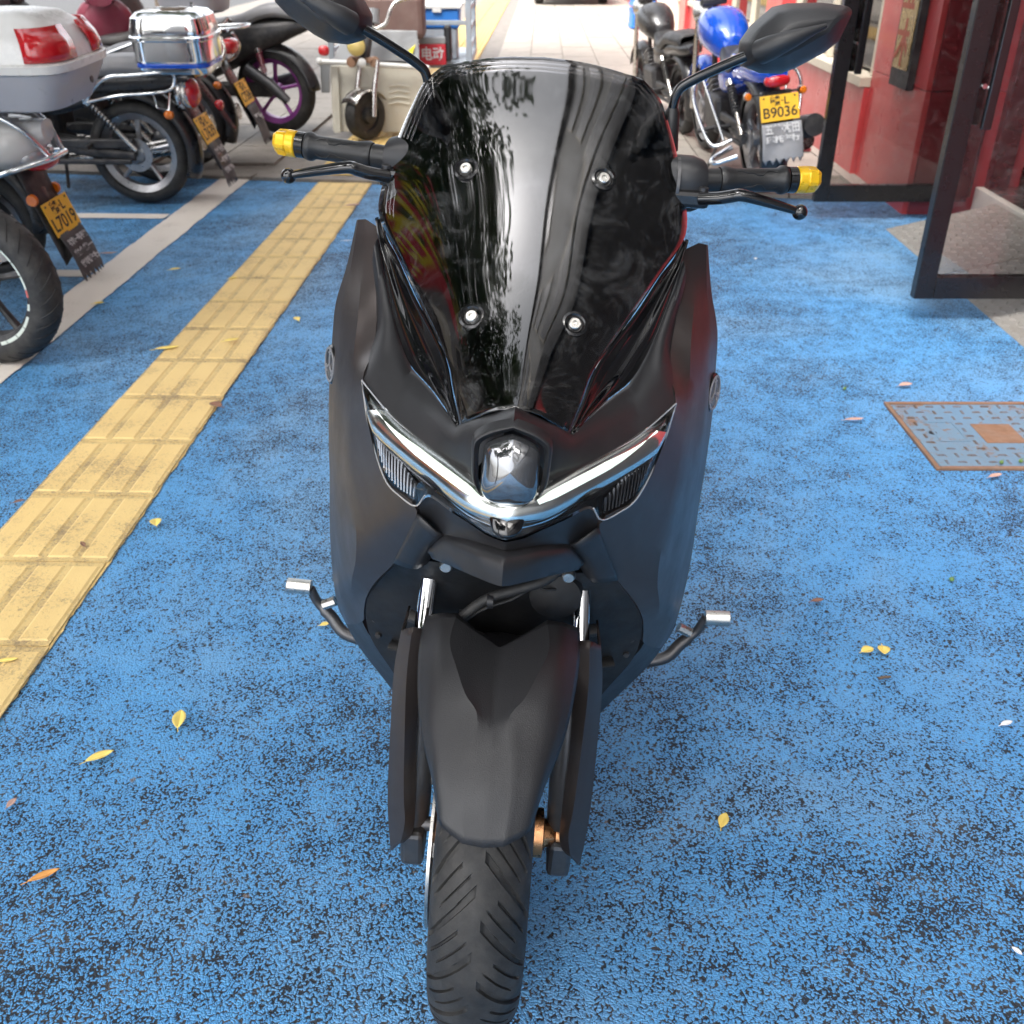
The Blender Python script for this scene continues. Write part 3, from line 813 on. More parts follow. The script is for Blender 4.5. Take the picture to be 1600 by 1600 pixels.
for a_, b_ in zip(inn, outp): b_[0] = a_[-1].copy()
full_f = [a_ + b_[1:] for a_, b_ in zip(inn, outp)]
MB().grid(sym(full_f)).build('front_fender', 'plastic_fender', scoot, ang=180, solid=.003)
fm_ = bpy.data.objects['front_fender'].data
def key(p): return (round(abs(p[0]), 4), round(p[1], 4), round(p[2], 4))
crest = {key(r_[len(inn[0]) - 1]) for r_ in full_f[14:]}          # the V crest stays a sharp edge, the rest is smooth
sa = fm_.attributes.get('sharp_edge') or fm_.attributes.new('sharp_edge', 'BOOLEAN', 'EDGE')
for e_ in fm_.edges:
    if all(key(fm_.vertices[k_].co) in crest for k_ in e_.vertices): sa.data[e_.index].value = True
rr2 = []
for k in range(10):
    a = R(100 + k * 7); rr2.append([Vector((u, -.268 * math.cos(a) if 0 else .268 * math.sin(a - R(90)), AX + .268 * math.cos(a - R(90)) - abs(u) * .12)) for u in (-.065, -.04, 0, .04, .065)])
MB().grid(rr2).build('rear_mudguard', 'plastic_black', scoot, solid=.003)

# --- windscreen (smoked) and the black panel behind it
wE = [S((715, 669), (878, 683), .055), S((704, 622), (905, 620), .098), S((694, 568), (925, 572), .145), S((660, 498), (972, 508), .215), S((616, 405), (1028, 424), .29), S((590, 335), (1069, 372), .338),
      S((601, 279), (1065, 290), .365), S((618, 222), (1049, 225), .39), S((634, 178), (1033, 180), .405), S((648, 143), (1016, 146), .417), S((672, 114), (984, 119), .425)]
wC = [Cc(797, 643, .028), Cc(801, 600, .065), Cc(805, 555, .105), Cc(811, 490, .158), Cc(818, 405, .215), Cc(824, 325, .262), Cc(828, 272, .295), Cc(832, 215, .330), Cc(836, 165, .365), Cc(838, 125, .395), Cc(842, 94, .416)]
wrows = []
for i, (c, e) in enumerate(zip(wC, wE)):
    t = i / 10; uk = min(.058 + .05 * t, e.x * .86)
    def at(u):
        f = u / e.x; return c.z + (e.z - c.z) * f * f
    vk = c.y + (e.y - c.y) * (.16 if e.x > .09 else .7)
    um = (uk + e.x) / 2
    wrows.append([c, Vector((uk * .5, c.y + (vk - c.y) * .28, at(uk * .5))), Vector((uk, vk, at(uk))), Vector((um, vk + (e.y - vk) * .50, at(um))), e])
def relax(g, n):                  # even out the surface, edges kept
    for _ in range(n):
        q = [[p.copy() for p in r_] for r_ in g]
        for i in range(1, len(g) - 1):
            for j in range(1, len(g[0]) - 1): g[i][j] = q[i][j] * .5 + (q[i - 1][j] + q[i + 1][j] + q[i][j - 1] + q[i][j + 1]) * .125
    return g
ws = relax(sym(patch(wrows, 6, 6)), 40)
MB().grid(ws).build('windscreen', 'smoke', scoot, ang=180, solid=.0035)
bk = [[p + Vector((0, .012, -.010)) for p in r_] for r_ in wrows[:7]]
for r_ in bk[5:]:
    for p in r_: p.y += .004
bk = relax(sym(patch(bk, 4, 6)), 25)
MB().grid(bk).build('screen_backing', 'gloss_black', scoot, ang=180)
m = MB(); m.box((0, .40, .985), (.24, .10, .07), Matrix.Rotation(R(-35), 3, 'X')); ip = m.build('instrument_panel', 'plastic_black', scoot, smooth=False, bevel=.02)
for (l, r_, i) in (((717, 280), (936, 293), 0), ((729, 502), (889, 513), 1)):
    v = (.275, .158)[i]
    for s in (1, -1):
        base = S(l, r_, v)
        # set onto the screen surface
        best = min((p for rw in ws for p in rw if p.x > 0), key=lambda p: (p.x - base.x) ** 2 + (p.z - base.z) ** 2)
        c = Vector((base.x * s, best.y, base.z)); n = Vector((s * .18, -.70, .70)).normalized()
        q = Vector((0, 0, 1)).rotation_difference(n).to_matrix()
        def ringed(prof, nme, mt, par):
            mm = MB().lathe(prof, (0, 0, 0), 'Z', 24); mm.v = [tuple(q @ Vector(x) + c) for x in mm.v]; return mm.build(nme, mt, par)
        o = ringed([(.0155, -.001), (.0155, .003), (.0125, .004), (.0095, .0012), (.0, .001)], 'screw_washer', 'black_metal', scoot)
        ringed([(.0072, .001), (.0072, .0042), (.0062, .0052), (.0032, .0052), (.0028, .003), (0, .003)], 'screw', 'steel', o)

# --- glossy wings beside the screen
wo = [(588, 345, .362), (592, 385, .35), (600, 428, .328), (612, 487, .283), (626, 539, .243), (643, 577, .206), (676, 614, .148), (711, 664, .072)]
wi = [(592, 345, .352), (601, 378, .330), (616, 405, .304), (643, 466, .252), (675, 524, .196), (694, 568, .158), (704, 622, .112), (714, 666, .068)]
def wing(m):
    rows = []
    for a, b in zip(wo, wi):
        o, i_ = Sl(*a), Sl(*b); n = o.lerp(i_, .60) + Vector((0, .014 * min(1, (o - i_).length / .03), -.004))
        rows.append([o, o.lerp(i_, .25) + Vector((0, -.001, .001)), n, i_ + Vector((0, .006, -.002))])
    m.grid(patch(rows, 5, 5))
both('screen_wing', 'gloss_black', wing, ang=180, solid=.003)

# --- matte cowl between screen and headlamp
cu = [(590, 378, .352), (599, 428, .331), (611, 487, .286), (625, 540, .246), (634, 562, .226), (643, 582, .207), (674, 616, .152), (713, 671, .062), (737, 663, .040), (797, 640, .026)]
cd = [(583, 420, .352), (588, 470, .325), (588, 520, .285), (568, 597, .198), (591, 628, .160), (616, 657, .128), (662, 697, .075), (706, 731, .034), (737, 747, .008), (797, 663, -.012)]
def cowl(m):
    rows = []
    for a, b in zip(cu, cd):
        p, q = Sl(*a), Sl(*b)
        rows.append([p + Vector((0, .012, -.008)), p, p.lerp(q, .35) + Vector((.001, -.009, .004)), p.lerp(q, .75) + Vector((.001, -.006, .001)), q])
    for p in rows[-1]: p.x = 0
    m.grid(patch(rows, 4, 4, linr=True)); m.mirror()
m = MB(); cowl(m); m.build('front_cowl', 'plastic_black', scoot, ang=28)

# --- headlamp: housing, chrome light bar, centre lamp, indicators, clear cover
hu = [(566, 598, .192), (590, 628, .158), (615, 657, .126), (646, 684, .092), (677, 709, .060), (709, 734, .032), (738, 756, .006), (765, 772, -.010), (795, 780, -.020)]
hd = [(567, 610, .190), (578, 676, .150), (601, 752, .085), (650, 796, .030), (668, 778, .018), (704, 801, -.008), (741, 825, -.034), (762, 839, -.045), (795, 850, -.055)]
hU, hD = [Sl(*a) for a in hu], [Sl(*a) for a in hd]
hU[-1].x = hD[-1].x = 0
def strip_(m, off, bulge):
    rows = []
    for p, q in zip(hU, hD):
        o = Vector((0, off, -off * .4)); rows.append([p + o * .35, p.lerp(q, .33) + o + Vector((0, -bulge, bulge * .4)), p.lerp(q, .66) + o + Vector((0, -bulge, bulge * .3)), q + o * .35])
    m.grid(patch(rows, 4, 4)); m.mirror()
m = MB(); strip_(m, .022, 0); hl = m.build('headlamp', 'signal_dark', scoot, ang=60)
m = MB(); strip_(m, -.001, .007); m.build('lens_cover', 'clear_cover', hl, ang=180)
pth = [Sl(576, 622, .182), Sl(590, 652, .152), Sl(618, 684, .114), Sl(655, 716, .072), Sl(704, 754, .022), Sl(748, 787, -.016), Sl(795, 806, -.034)]
pth[-1].x = 0
pth = [p + Vector((0, .006, -.003)) for p in pth]
half = spline(pth, 6); rad = [.003 + .0165 * min(1, i / 9) for i in range(len(half))]
full = [mir(p) for p in half[:-1]] + list(reversed(half)); rf = rad[:-1] + list(reversed(rad))
MB().tube(full, rf, 18, sq=1.0).build('light_bar', 'reflector', hl, ang=180)
hpth = [p + Vector((0, .004, -.017)) for p in pth[2:]]
half = spline(hpth, 6); full = [mir(p) for p in half[:-1]] + list(reversed(half))
MB().tube(full, .016, 14).build('lower_reflector', 'chrome', hl, ang=180)
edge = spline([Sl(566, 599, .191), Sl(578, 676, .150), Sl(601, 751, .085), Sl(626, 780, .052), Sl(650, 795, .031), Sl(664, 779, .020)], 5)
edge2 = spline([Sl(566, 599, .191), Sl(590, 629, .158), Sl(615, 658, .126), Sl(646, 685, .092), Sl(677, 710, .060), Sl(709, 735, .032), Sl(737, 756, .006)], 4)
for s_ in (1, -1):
    for ed in (edge, edge2): MB().tube([Vector((p.x * s_, p.y - .002, p.z + .001)) for p in ed], .0011, 6).build('lens_edge_glint', 'clear_lens', hl)  # thin pale tube drawn in place of the highlight along the lens rim
    pl_ = patch([[Sl(572, 618, .184), Sl(570, 626, .184)], [Sl(590, 646, .156), Sl(580, 676, .150)], [Sl(606, 668, .130), Sl(598, 735, .100)], [Sl(640, 712, .086), Sl(645, 786, .045)]], 4, 3)
    MB().grid([[Vector((p.x * s_, p.y + .010, p.z - .003)) for p in r_] for r_ in pl_]).build('side_reflector', 'reflector', hl)
def sig(m):
    top = [Sl(584, 660, .150), Sl(600, 690, .118), Sl(622, 722, .085), Sl(648, 762, .050)]
    bot = [Sl(586, 690, .142), Sl(600, 742, .092), Sl(622, 772, .062), Sl(646, 790, .040)]
    m.grid(patch([[p + Vector((0, .007, 0)), q + Vector((0, .007, 0))] for p, q in zip(top, bot)], 6, 3))
def sigbars(m):
    top = spline([Sl(584, 662, .150), Sl(600, 692, .118), Sl(622, 724, .085), Sl(648, 764, .050)], 5)
    bot = spline([Sl(586, 688, .142), Sl(600, 740, .092), Sl(622, 770, .062), Sl(646, 788, .040)], 5)
    for p, q in zip(top, bot):
        m.tube([p + Vector((0, .006, 0)), p.lerp(q, .5) + Vector((0, .004, 0)), q + Vector((0, .006, 0))], .0016, 6)
gpth = [p + Vector((.0, -.0170, .0130)) for p in pth[1:]]
for s_ in (1, -1):
    MB().tube([Vector((p.x * s_, p.y, p.z)) for p in spline(gpth[:-1], 6)], [.0015] + [.0012 + .0042 * max(0, min(1, (i_ - 3) / 9)) * min(1, (25 - i_) / 4 + .15) for i_ in range(1, 25)], 10).build('light_guide', 'lit_guide', hl)
ti = both('indicator', 'signal_dark', sig); tb_ = both('indicator_ribs', 'signal_bar', sigbars)
for a, b in zip(ti, tb_): b.parent = a
lo = [(796, 685), (776, 692), (757, 704), (752, 740), (751, 772), (760, 788), (775, 795), (791, 797)]
ring = [Sl(x, y, -.020 - .022 * (y - 685) / 112) for x, y in lo]; ring[0].x = 0; ring[-1].x = 0
def dome(m, ring, rise, n=5):
    c = (ring[0] + ring[-1]) / 2; c.x = 0
    full = ring + [mir(p) for p in reversed(ring[1:-1])]
    full = spline(full + [full[0]], 3)[:-1]
    rows = []
    for i in range(n + 1):
        f = math.cos(i / n * math.pi / 2); hh = math.sin(i / n * math.pi / 2)
        rows.append([c + (p - c) * max(f, .001) + Vector((0, -rise * hh, rise * .35 * hh)) for p in full])
    m.grid(rows, True)
m = MB(); dome(m, [p + Vector((0, .004, 0)) for p in ring], .020); cl = m.build('centre_lamp', 'lamp_mirror', hl, ang=180)
m = MB(); dome(m, [Sl(x, y, -.036 - .02 * (y - 806) / 40) if x < 795 else Vector((0, -.036 - .02 * (y - 806) / 40, Sl(x, y, -.036 - .02 * (y - 806) / 40).z)) for x, y in ((795, 806), (768, 808), (766, 825), (772, 838), (795, 847))], .006); m.build('projector_lens', 'gloss_black', hl, ang=180)
bo = [(796, 665), (770, 672), (747, 682), (738, 694), (737, 720), (738, 752), (748, 772)]
bi = [(796, 681), (775, 689), (757, 697), (749, 706), (747, 730), (747, 756), (750, 772)]
rows = []
for a, b in zip(bo, bi):
    k = (a[1] - 665) / 107
    o, i_ = Sl(*a, -.014 - .006 * k), Sl(*b, -.018 - .008 * k)
    rows.append([o + Vector((0, .012, 0)), o + Vector((0, -.002, 0)), o.lerp(i_, .4) + Vector((0, -.007, .002)), i_ + Vector((0, .006, 0))])
for p in rows[0]: p.x = 0
MB().grid(patch(rows, 4, 3)).mirror().build('lamp_bezel', 'plastic_black', scoot, ang=50)

# --- nose panel under the lamp, beak and braces
nT = [(653, 800, .034), (670, 781, .020), (704, 804, -.006), (741, 828, -.032), (762, 842, -.043), (795, 853, -.053)]
nB = [(668, 866, .050), (690, 852, .014), (712, 856, -.014), (742, 866, -.040), (768, 875, -.054), (795, 884, -.064)]
rows = [[Sl(*a), Sl(*a).lerp(Sl(*b), .5) + Vector((0, .008, 0)), Sl(*b) + Vector((0, .012, -.004))] for a, b in zip(nT, nB)]
for p in rows[-1]: p.x = 0
MB().grid(patch(rows, 4, 4)).mirror().build('nose_panel', 'plastic_black', scoot, ang=60)
kT = [(668, 866, .050), (690, 850, .010), (714, 855, -.022), (742, 865, -.050), (768, 875, -.066), (795, 882, -.076)]
kM = [(672, 871, .040), (697, 870, -.006), (720, 880, -.036), (745, 892, -.060), (770, 904, -.076), (795, 908, -.084)]
kB = [(677, 875, .038), (704, 889, -.004), (725, 898, -.034), (748, 907, -.056), (772, 916, -.072), (795, 920, -.080)]
rows = []
for a, b, c in zip(kT, kM, kB):
    p, q, r_ = Sl(*a), Sl(*b), Sl(*c)
    rows.append([p + Vector((0, .03, -.004)), p, q, r_, r_ + Vector((0, .05, .012))])
for p in rows[-1]: p.x = 0
MB().grid(patch(rows, 4, 3)).mirror().build('beak', 'plastic_black', scoot, ang=48, solid=.003)
def brace(m):
    a = [Sl(617, 882, .100), Sl(636, 845, .062), Sl(655, 807, .030)]
    b = [Sl(650, 890, .085), Sl(668, 862, .058), Sl(690, 838, .020)]
    m.grid(patch([[p, p.lerp(q, .45) + Vector((0, -.006, .003)), q, q + Vector((-.01, .03, -.01))] for p, q in zip(a, b)], 4, 3))
both('nose_brace', 'plastic_black', brace, solid=.003)

# --- side leg shields in brown-black paint
sp = [  # inner edge, crease, outer edge (left picks / right picks, v)
    (((594, 362), (1074, 392), .388), ((577, 350), (1097, 382), .402), ((562, 350), (1110, 386), .420)),
    (((596, 430), (1058, 430), .346), ((566, 430), (1088, 445), .370), ((543, 436), (1114, 440), .420)),
    (((588, 498), (1050, 512), .305), ((561, 505), (1082, 520), .335), ((528, 507), (1128, 493), .420)),
    (((583, 556), (1046, 580), .246), ((555, 560), (1080, 580), .300), ((523, 560), (1125, 560), .412)),
    (((566, 596), (1054, 634), .196), ((551, 610), (1077, 640), .270), ((520, 612), (1120, 635), .405)),
    (((578, 676), (1038, 696), .150), ((550, 690), (1072, 715), .238), ((518, 700), (1109, 712), .395)),
    (((601, 754), (1000, 778), .085), ((556, 772), (1060, 795), .205), ((517, 770), (1096, 775), .385)),
    (((653, 803), (938, 824), .028), ((566, 835), (1045, 850), .180), ((517, 845), (1085, 850), .375)),
    (((618, 882), (950, 885), .098), ((560, 886), (1032, 905), .190), ((522, 896), (1076, 908), .362)),
    (((580, 920), (985, 935), .160), ((553, 925), (1035, 935), .225), ((530, 945), (1069, 945), .350)),
    (((569, 948), (1003, 965), .200), ((553, 955), (1030, 965), .245), ((540, 972), (1063, 975), .345)),
    (((571, 980), (1008, 1000), .225), ((563, 988), (1020, 1005), .260), ((556, 994), (1052, 1000), .340)),
]
rows = []
for a, b, c in sp:
    i_, k_, o = S(*a), S(b[0], b[1], b[2] - (.030 if b[0][1] > 480 and b[0][1] < 930 else 0)), S(*c)
    dz = -.045 if not rows else 0.0
    rows.append([i_ + Vector((-.006, .016, -.004)), i_, i_.lerp(k_, .5), k_, k_.lerp(o, .5) + Vector((.004, -.002, 0)), o, o + Vector((-.012, .05, dz))])
spd = patch(rows, 4, 3, linc=True)
sps = both('side_panel', 'paint_brown', lambda m: m.grid(spd), ang=14)
# round emblem on each side panel
for s, par in ((1, sps[0]), (-1, sps[1])):
    c = S((528, 577), (1112, 614), .385); c.x += .004; n = Vector((.90, -.42, .10)).normalized(); c.x *= s; n.x *= s
    q = Vector((0, 0, 1)).rotation_difference(n).to_matrix()
    def em(mm, nme, mt, p_): mm.v = [tuple(q @ Vector(x) + c) for x in mm.v]; return mm.build(nme, mt, p_)
    e = em(MB().lathe([(.0285, -.006), (.0285, .002), (.0265, .004), (.0, .004)], (0, 0, 0), 'Z', 28), 'emblem', 'black_metal', par)
    mm = MB().lathe([(.0225, .004), (.0225, .0052), (.0255, .0052), (.0255, .004)], (0, 0, 0), 'Z', 32, closed=True)
    for k in range(3):
        a = math.tau * k / 3 + .5; mm.box((math.cos(a) * .0115, math.sin(a) * .0115, .0046), (.023, .0028, .0014), Matrix.Rotation(a, 3, 'Z'))
        mm.box((math.cos(a) * .017, math.sin(a) * .017, .0046), (.0022, .011, .0014), Matrix.Rotation(a, 3, 'Z'))
    em(mm, 'emblem_mark', 'grey_decal', e)

# --- lower fairing strips and the dark cavity behind the fork
def low(m):
    o = [S((531, 962), (1067, 956), .345), S((556, 994), (1056, 995), .340), S((575, 1028), (1020, 1040), .330), S((618, 1076), (975, 1090), .320), S((655, 1125), (935, 1132), .310)]
    i_ = [S((566, 950), (1006, 965), .250), S((570, 982), (1010, 1002), .240), S((596, 1022), (985, 1035), .245), S((634, 1070), (950, 1080), .255), S((668, 1118), (915, 1125), .265)]
    m.grid(patch([[q + Vector((-.01, .03, 0)), q, p, p + Vector((-.006, .10, -.01))] for p, q in zip(o, i_)], 5, 3, linc=True))
both('lower_fairing', 'plastic_black', low, ang=35)
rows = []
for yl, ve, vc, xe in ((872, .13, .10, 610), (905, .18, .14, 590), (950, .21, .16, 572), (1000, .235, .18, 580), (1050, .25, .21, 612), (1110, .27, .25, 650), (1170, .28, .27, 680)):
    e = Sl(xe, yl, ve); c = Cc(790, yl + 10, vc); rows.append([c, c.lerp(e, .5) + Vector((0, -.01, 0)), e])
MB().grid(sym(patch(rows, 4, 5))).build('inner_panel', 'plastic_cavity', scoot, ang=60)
m = MB(); a = Sl(640, 965, .165); m.tube([mir(a), (0, .130, a.z - .012), a], .011, 10, sq=.7); m.build('cross_brace', 'bike_dark', scoot)
a = Sl(610, 1010, .215); MB().tube([mir(a), (0, .175, a.z - .01), a], .012, 10, sq=.5).build('cross_brace', 'plastic_cavity', scoot)
for px, py in ((680, 1010), (740, 1000), (840, 1005), (885, 1030)):
    c = L(px, py, .165); MB().lathe([(0, -.004), (.005, -.004), (.006, 0), (.006, .02)], c, 'Y', 12).build('frame_bolt', 'bike_dark', scoot)
hp = [L(700, 990, .07), L(722, 968, .075), L(760, 940, .085), L(810, 925, .09), L(850, 912, .095), L(880, 890, .11)]
MB().tube(spline(hp, 5), .0065, 10).build('brake_hose', 'rubber', scoot)
hp2 = [L(705, 992, .075), L(750, 958, .085), L(800, 940, .095), L(838, 918, .1), L(848, 925, .1), L(868, 925, .11)]
MB().tube(spline(hp2, 5), .0022, 8).build('sensor_cable', 'rubber', scoot)
for px, py in ((766, 943), (722, 968)):
    c = L(px, py, .083); m = MB(); m.lathe([(.0085, -.004), (.0095, -.004), (.0095, .004), (.0085, .004)], c, 'X', 14, closed=True); m.build('cable_tie', 'plastic_black', scoot)
for px, py in ((697, 889), (888, 905)):
    c = L(px, py, .075); MB().lathe([(0, -.004), (.0065, -.004), (.0085, -.001), (.0085, .008)], c, 'Y', 16).build('pinch_bolt', 'steel', scoot)
c = L(868, 935, .12); MB().lathe([(0, -.012), (.02, -.010), (.034, -.004), (.036, .012)], c, 'Y', 28).build('horn', 'plastic_cavity', scoot)
for s in (1, -1):
    for k, (px, py, v) in enumerate(((585, 975, .215), (590, 1000, .218))):
        c = Sl(px, py, v); c.x *= s
        MB().lathe([(0, -.003), (.004, -.003), (.005, 0), (.005, .006)], c + Vector((0, .006, 0)), 'Y', 12).build('panel_clip', 'bike_dark', scoot)
MB().tube([(0, .19, .70), (0, .34, 1.0)], .028, 14).build('steering_stem', 'bike_dark', scoot)

# --- handlebar: everything that turns with it sits 12 mm to the right
HO = .012
def hb(name, mt, f, par=None, **k):
    for s in (1, -1):
        m = MB(); f(m); m.v = [((x if s > 0 else -x) + HO, y, z) for x, y, z in m.v]
        if s < 0: m.f = [tuple(reversed(q)) for q in m.f]
        o = m.build(name, mt, par[0 if s > 0 else 1] if par else scoot, **k)
        yield o
ge, gi = Vector((.353, .42, 1.043)), Vector((.150, .385, 1.035))
gd = (ge - gi).normalized(); gl_ = (ge - gi).length
def gp(t): return gi + gd * t
list(hb('handlebar_tube', 'black_metal', lambda m: m.tube([gp(-.15), gp(gl_ - .06)], .011, 14)))
def grip(m):
    prof = [(0, .0165), (.004, .018), (.010, .0172), (.022, .0150), (.055, .0148), (.078, .0150), (.082, .0178), (.086, .0185), (.090, .0178), (.092, .0160)]
    g0 = gl_ - .128
    m.tube([gp(g0 + t) for t, _ in prof], [r_ for _, r_ in prof], 28)
    for a0, sgn in ((.5, 1), (2.2, -1), (3.6, 1)):
        pts = []
        for k in range(9):
            t = .02 + .055 * k / 8; a = a0 + sgn * .22 * ((k // 2) % 3) ; u_ = Vector((0, 0, 1)); w_ = gd.cross(u_)
            pts.append(gp(g0 + t) + (u_ * math.cos(a) + w_ * math.sin(a)) * .0150)
        m.tube(pts, .0010, 5)
grips = list(hb('grip', 'rubber_grip', grip, ang=50))
list(hb('knurl', 'rubber_grip', lambda m: m.tube([gp(gl_ - .150), gp(gl_ - .129)], .0152, 28)))
list(hb('bar_end_collar', 'black_metal', lambda m: m.tube([gp(gl_ - .035), gp(gl_ - .024)], .0165, 28)))
def barend(m):
    n = 24; rows = []
    for t, r_ in ((0, .0155), (.002, .0172), (.012, .0175), (.013, .016), (.015, .0172), (.026, .0165), (.031, .0125), (.0325, .006), (.0325, .0001)):
        u_ = Vector((0, 0, 1)); w_ = gd.cross(u_); row = []
        for k in range(n):
            a = math.tau * k / n; q = r_ * (.90 if (t > .0125 and k % 4 < 2) else 1)
            row.append(gp(gl_ - .024 + t) + (u_ * math.cos(a) + w_ * math.sin(a)) * q)
        rows.append(row)
    m.grid(rows, True)
list(hb('bar_end', 'anodised_yellow', barend, ang=30))
def housing(m):
    n = 24; rows = []; u_ = Vector((0, -.15, 1)).normalized(); w_ = gd.cross(u_)
    for t, a_, b_ in ((gl_ - .152, .016, .016), (gl_ - .151, .027, .029), (gl_ - .165, .030, .034), (gl_ - .190, .030, .035), (gl_ - .205, .030, .035), (gl_ - .235, .030, .035), (gl_ - .27, .028, .030)):
        rows.append([gp(t) + Vector((0, .045 * max(0, min(1, (gl_ - .185 - t) / .06)), -.004)) + u_ * math.copysign(abs(math.cos(math.tau * k / n)) ** .75, math.cos(math.tau * k / n)) * b_ + w_ * math.copysign(abs(math.sin(math.tau * k / n)) ** .75, math.sin(math.tau * k / n)) * a_ for k in range(n)])
    m.grid(rows, True); m.add(rows[-1], [tuple(range(n))])
hs_ = list(hb('switch_housing', 'plastic_black', housing, ang=45))
list(hb('switch', 'gloss_black', lambda m: m.box(gp(gl_ - .178) + Vector((0, .022, .016)), (.016, .012, .012)), par=hs_, smooth=False, bevel=.003))
list(hb('housing_clamp', 'steel_dark', lambda m: m.lathe([(.0315, -.002), (.0345, -.002), (.0345, .002), (.0315, .002)], gp(gl_ - .186) + Vector((0, 0, -.004)), 'X', 24, closed=True), par=hs_))
lv = [S((453, 277), (1250, 340), .352), S((472, 273), (1232, 334), .350), S((510, 267), (1190, 322), .346), S((546, 264), (1160, 313), .345), S((562, 270), (1145, 312), .348), S((580, 275), (1125, 315), .352), S((606, 275), (1090, 320), .360)]
lv = [p - Vector((.0, 0, 0)) for p in lv]
lsp = spline(lv, 5)
def lever(m):
    n = len(lsp); m.tube(lsp, [.0055 + .0050 * min(1, i / (n * .55)) for i in range(n)], 12, sq=.8); m.ball(lv[0], .0098, 18, 12)
list(hb('brake_lever', 'lever_black', lever, ang=60))
list(hb('lever_bracket', 'black_metal', lambda m: m.box(lv[-1] + Vector((-.012, .012, -.002)), (.05, .036, .022)), smooth=False, bevel=.006))
list(hb('lever_bolt', 'steel_dark', lambda m: m.lathe([(.006, 0), (.0065, .004), (.003, .005), (0, .004)], lv[-1] + Vector((.004, .004, .009)), 'Z', 12)))
list(hb('brake_reservoir', 'plastic_black', lambda m: m.box(gp(gl_ - .215) + Vector((-.005, .034, .020)), (.045, .04, .026)), smooth=False, bevel=.006))

# --- mirrors
def mr(px, py, v): p = Sr(px, py, v); p.x -= HO; return p
stem = spline([mr(1046, 232, .425), mr(1049, 185, .425), mr(1058, 150, .422), mr(1076, 134, .418), mr(1130, 108, .405), mr(1188, 84, .392)], 6)
list(hb('mirror_boot', 'rubber_grip', lambda m: m.tube([mr(1044, 240, .425), mr(1046, 215, .425), mr(1050, 180, .425), mr(1051, 173, .425)], [.0125, .0115, .0095, .0065], 16)))
list(hb('mirror_stem', 'lever_black', lambda m: m.tube(stem, .0062, 14), ang=180))
ol = [(1156, 92), (1157, 72), (1175, 47), (1209, 18), (1233, 12), (1287, 11), (1326, 16), (1332, 24), (1310, 70), (1287, 88), (1242, 112), (1218, 121), (1186, 120), (1163, 110)]
o1 = [mr(x, y, .410) for x, y in ol]
o2 = [mr(1245 + (x - 1245) * .80, 64 + (y - 64) * .78, .372) for x, y in ol]
rg = [mr(*p) for p in ((1196, 88, .350), (1200, 82, .348), (1215, 62, .352), (1232, 48, .355), (1248, 42, .356), (1280, 38, .360), (1300, 36, .366), (1304, 40, .366), (1294, 54, .360), (1280, 62, .356), (1250, 80, .350), (1230, 90, .348), (1208, 98, .348), (1199, 96, .350))]
def shell(m):
    b_ = [p + Vector((0, .018, 0)) for p in o1]; b2_ = [mr(1245 + (x - 1245) * .93, 64 + (y - 64) * .92, .434) for x, y in ol]
    rows = [b2_, b_, o1, [p.lerp(q, .5) + Vector((0, -.006, 0)) for p, q in zip(o1, o2)], o2, rg]
    n = len(ol); m.grid(rows, True); m.add(rg, [tuple(range(n))])
ms = list(hb('mirror_shell', 'plastic_fender', shell, ang=38, bevel=.004))
def hood(m):
    a = [mr(1172, 104, .372), mr(1170, 96, .372), mr(1172, 86, .372), mr(1180, 76, .370), mr(1188, 73, .366)]
    m.tube([mr(1188, 87, .356), mr(1205, 80, .346), mr(1240, 66, .343), mr(1290, 46, .352)], [.0175, .0170, .012, .003], 18, sq=.8)
list(hb('mirror_hood', 'plastic_fender', hood, par=ms, ang=60))
def mglass(m):
    n = len(ol); q = [mr(1245 + (x - 1245) * .88, 64 + (y - 64) * .86, .4352) for x, y in ol]; m.add(q, [tuple(range(n))])
list(hb('mirror_glass', 'mirror_glass', mglass, par=ms, smooth=False))

# --- folding foot pegs on both sides
def peg(m): a, b = S((449, 918), (1139, 968), .60), S((486, 922), (1100, 966), .60); m.tube([a, b], .0145, 24)
pegs_ = both('foot_peg', 'steel', peg, bevel=.001)
def arm(m):
    a, b, c, d_ = S((486, 922), (1102, 970), .60), S((505, 945), (1095, 990), .60), S((525, 960), (1070, 1015), .59), S((560, 990), (1045, 1040), .57)
    m.tube(spline([a, b, c, d_, d_ + Vector((-.09, 0, .0)), Vector((.09, .58, .235))], 5), [.009] * 8 + [.012] * 18, 14)
both('peg_arm', 'steel_dark', arm)
def nut(m): c = S((522, 945), (1075, 990), .585); m.tube([c + Vector((-.012, 0, .008)), c + Vector((.012, 0, -.004))], .010, 8)
both('peg_bolt', 'steel', nut)

# --- the rest of the scooter (behind the shield)
def bodyrow(v, w0, w1, hw): return [Vector((0, v, w1)), Vector((hw * .7, v, w1 - .01)), Vector((hw, v, (w0 + w1) / 2)), Vector((hw * .8, v, w0)), Vector((0, v, w0))]
rows = [bodyrow(.42, .30, .62, .10), bodyrow(.62, .22, .52, .12), bodyrow(.85, .25, .62, .13), bodyrow(1.05, .38, .72, .15), bodyrow(1.35, .48, .76, .14), bodyrow(1.62, .60, .78, .08)]
MB().grid(sym(patch(rows, 4, 4))).build('rear_body', 'paint_brown', scoot)
rows = [[Vector((0, v, w)), Vector((hw * .8, v, w - .008)), Vector((hw, v, w - .06)), Vector((hw * .8, v, w - .10))] for v, w, hw in ((.72, .68, .07), (.85, .775, .12), (1.05, .78, .15), (1.2, .84, .14), (1.45, .86, .12), (1.6, .84, .06))]
MB().grid(sym(patch(rows, 4, 4))).build('seat', 'seat_black', scoot, solid=.004)
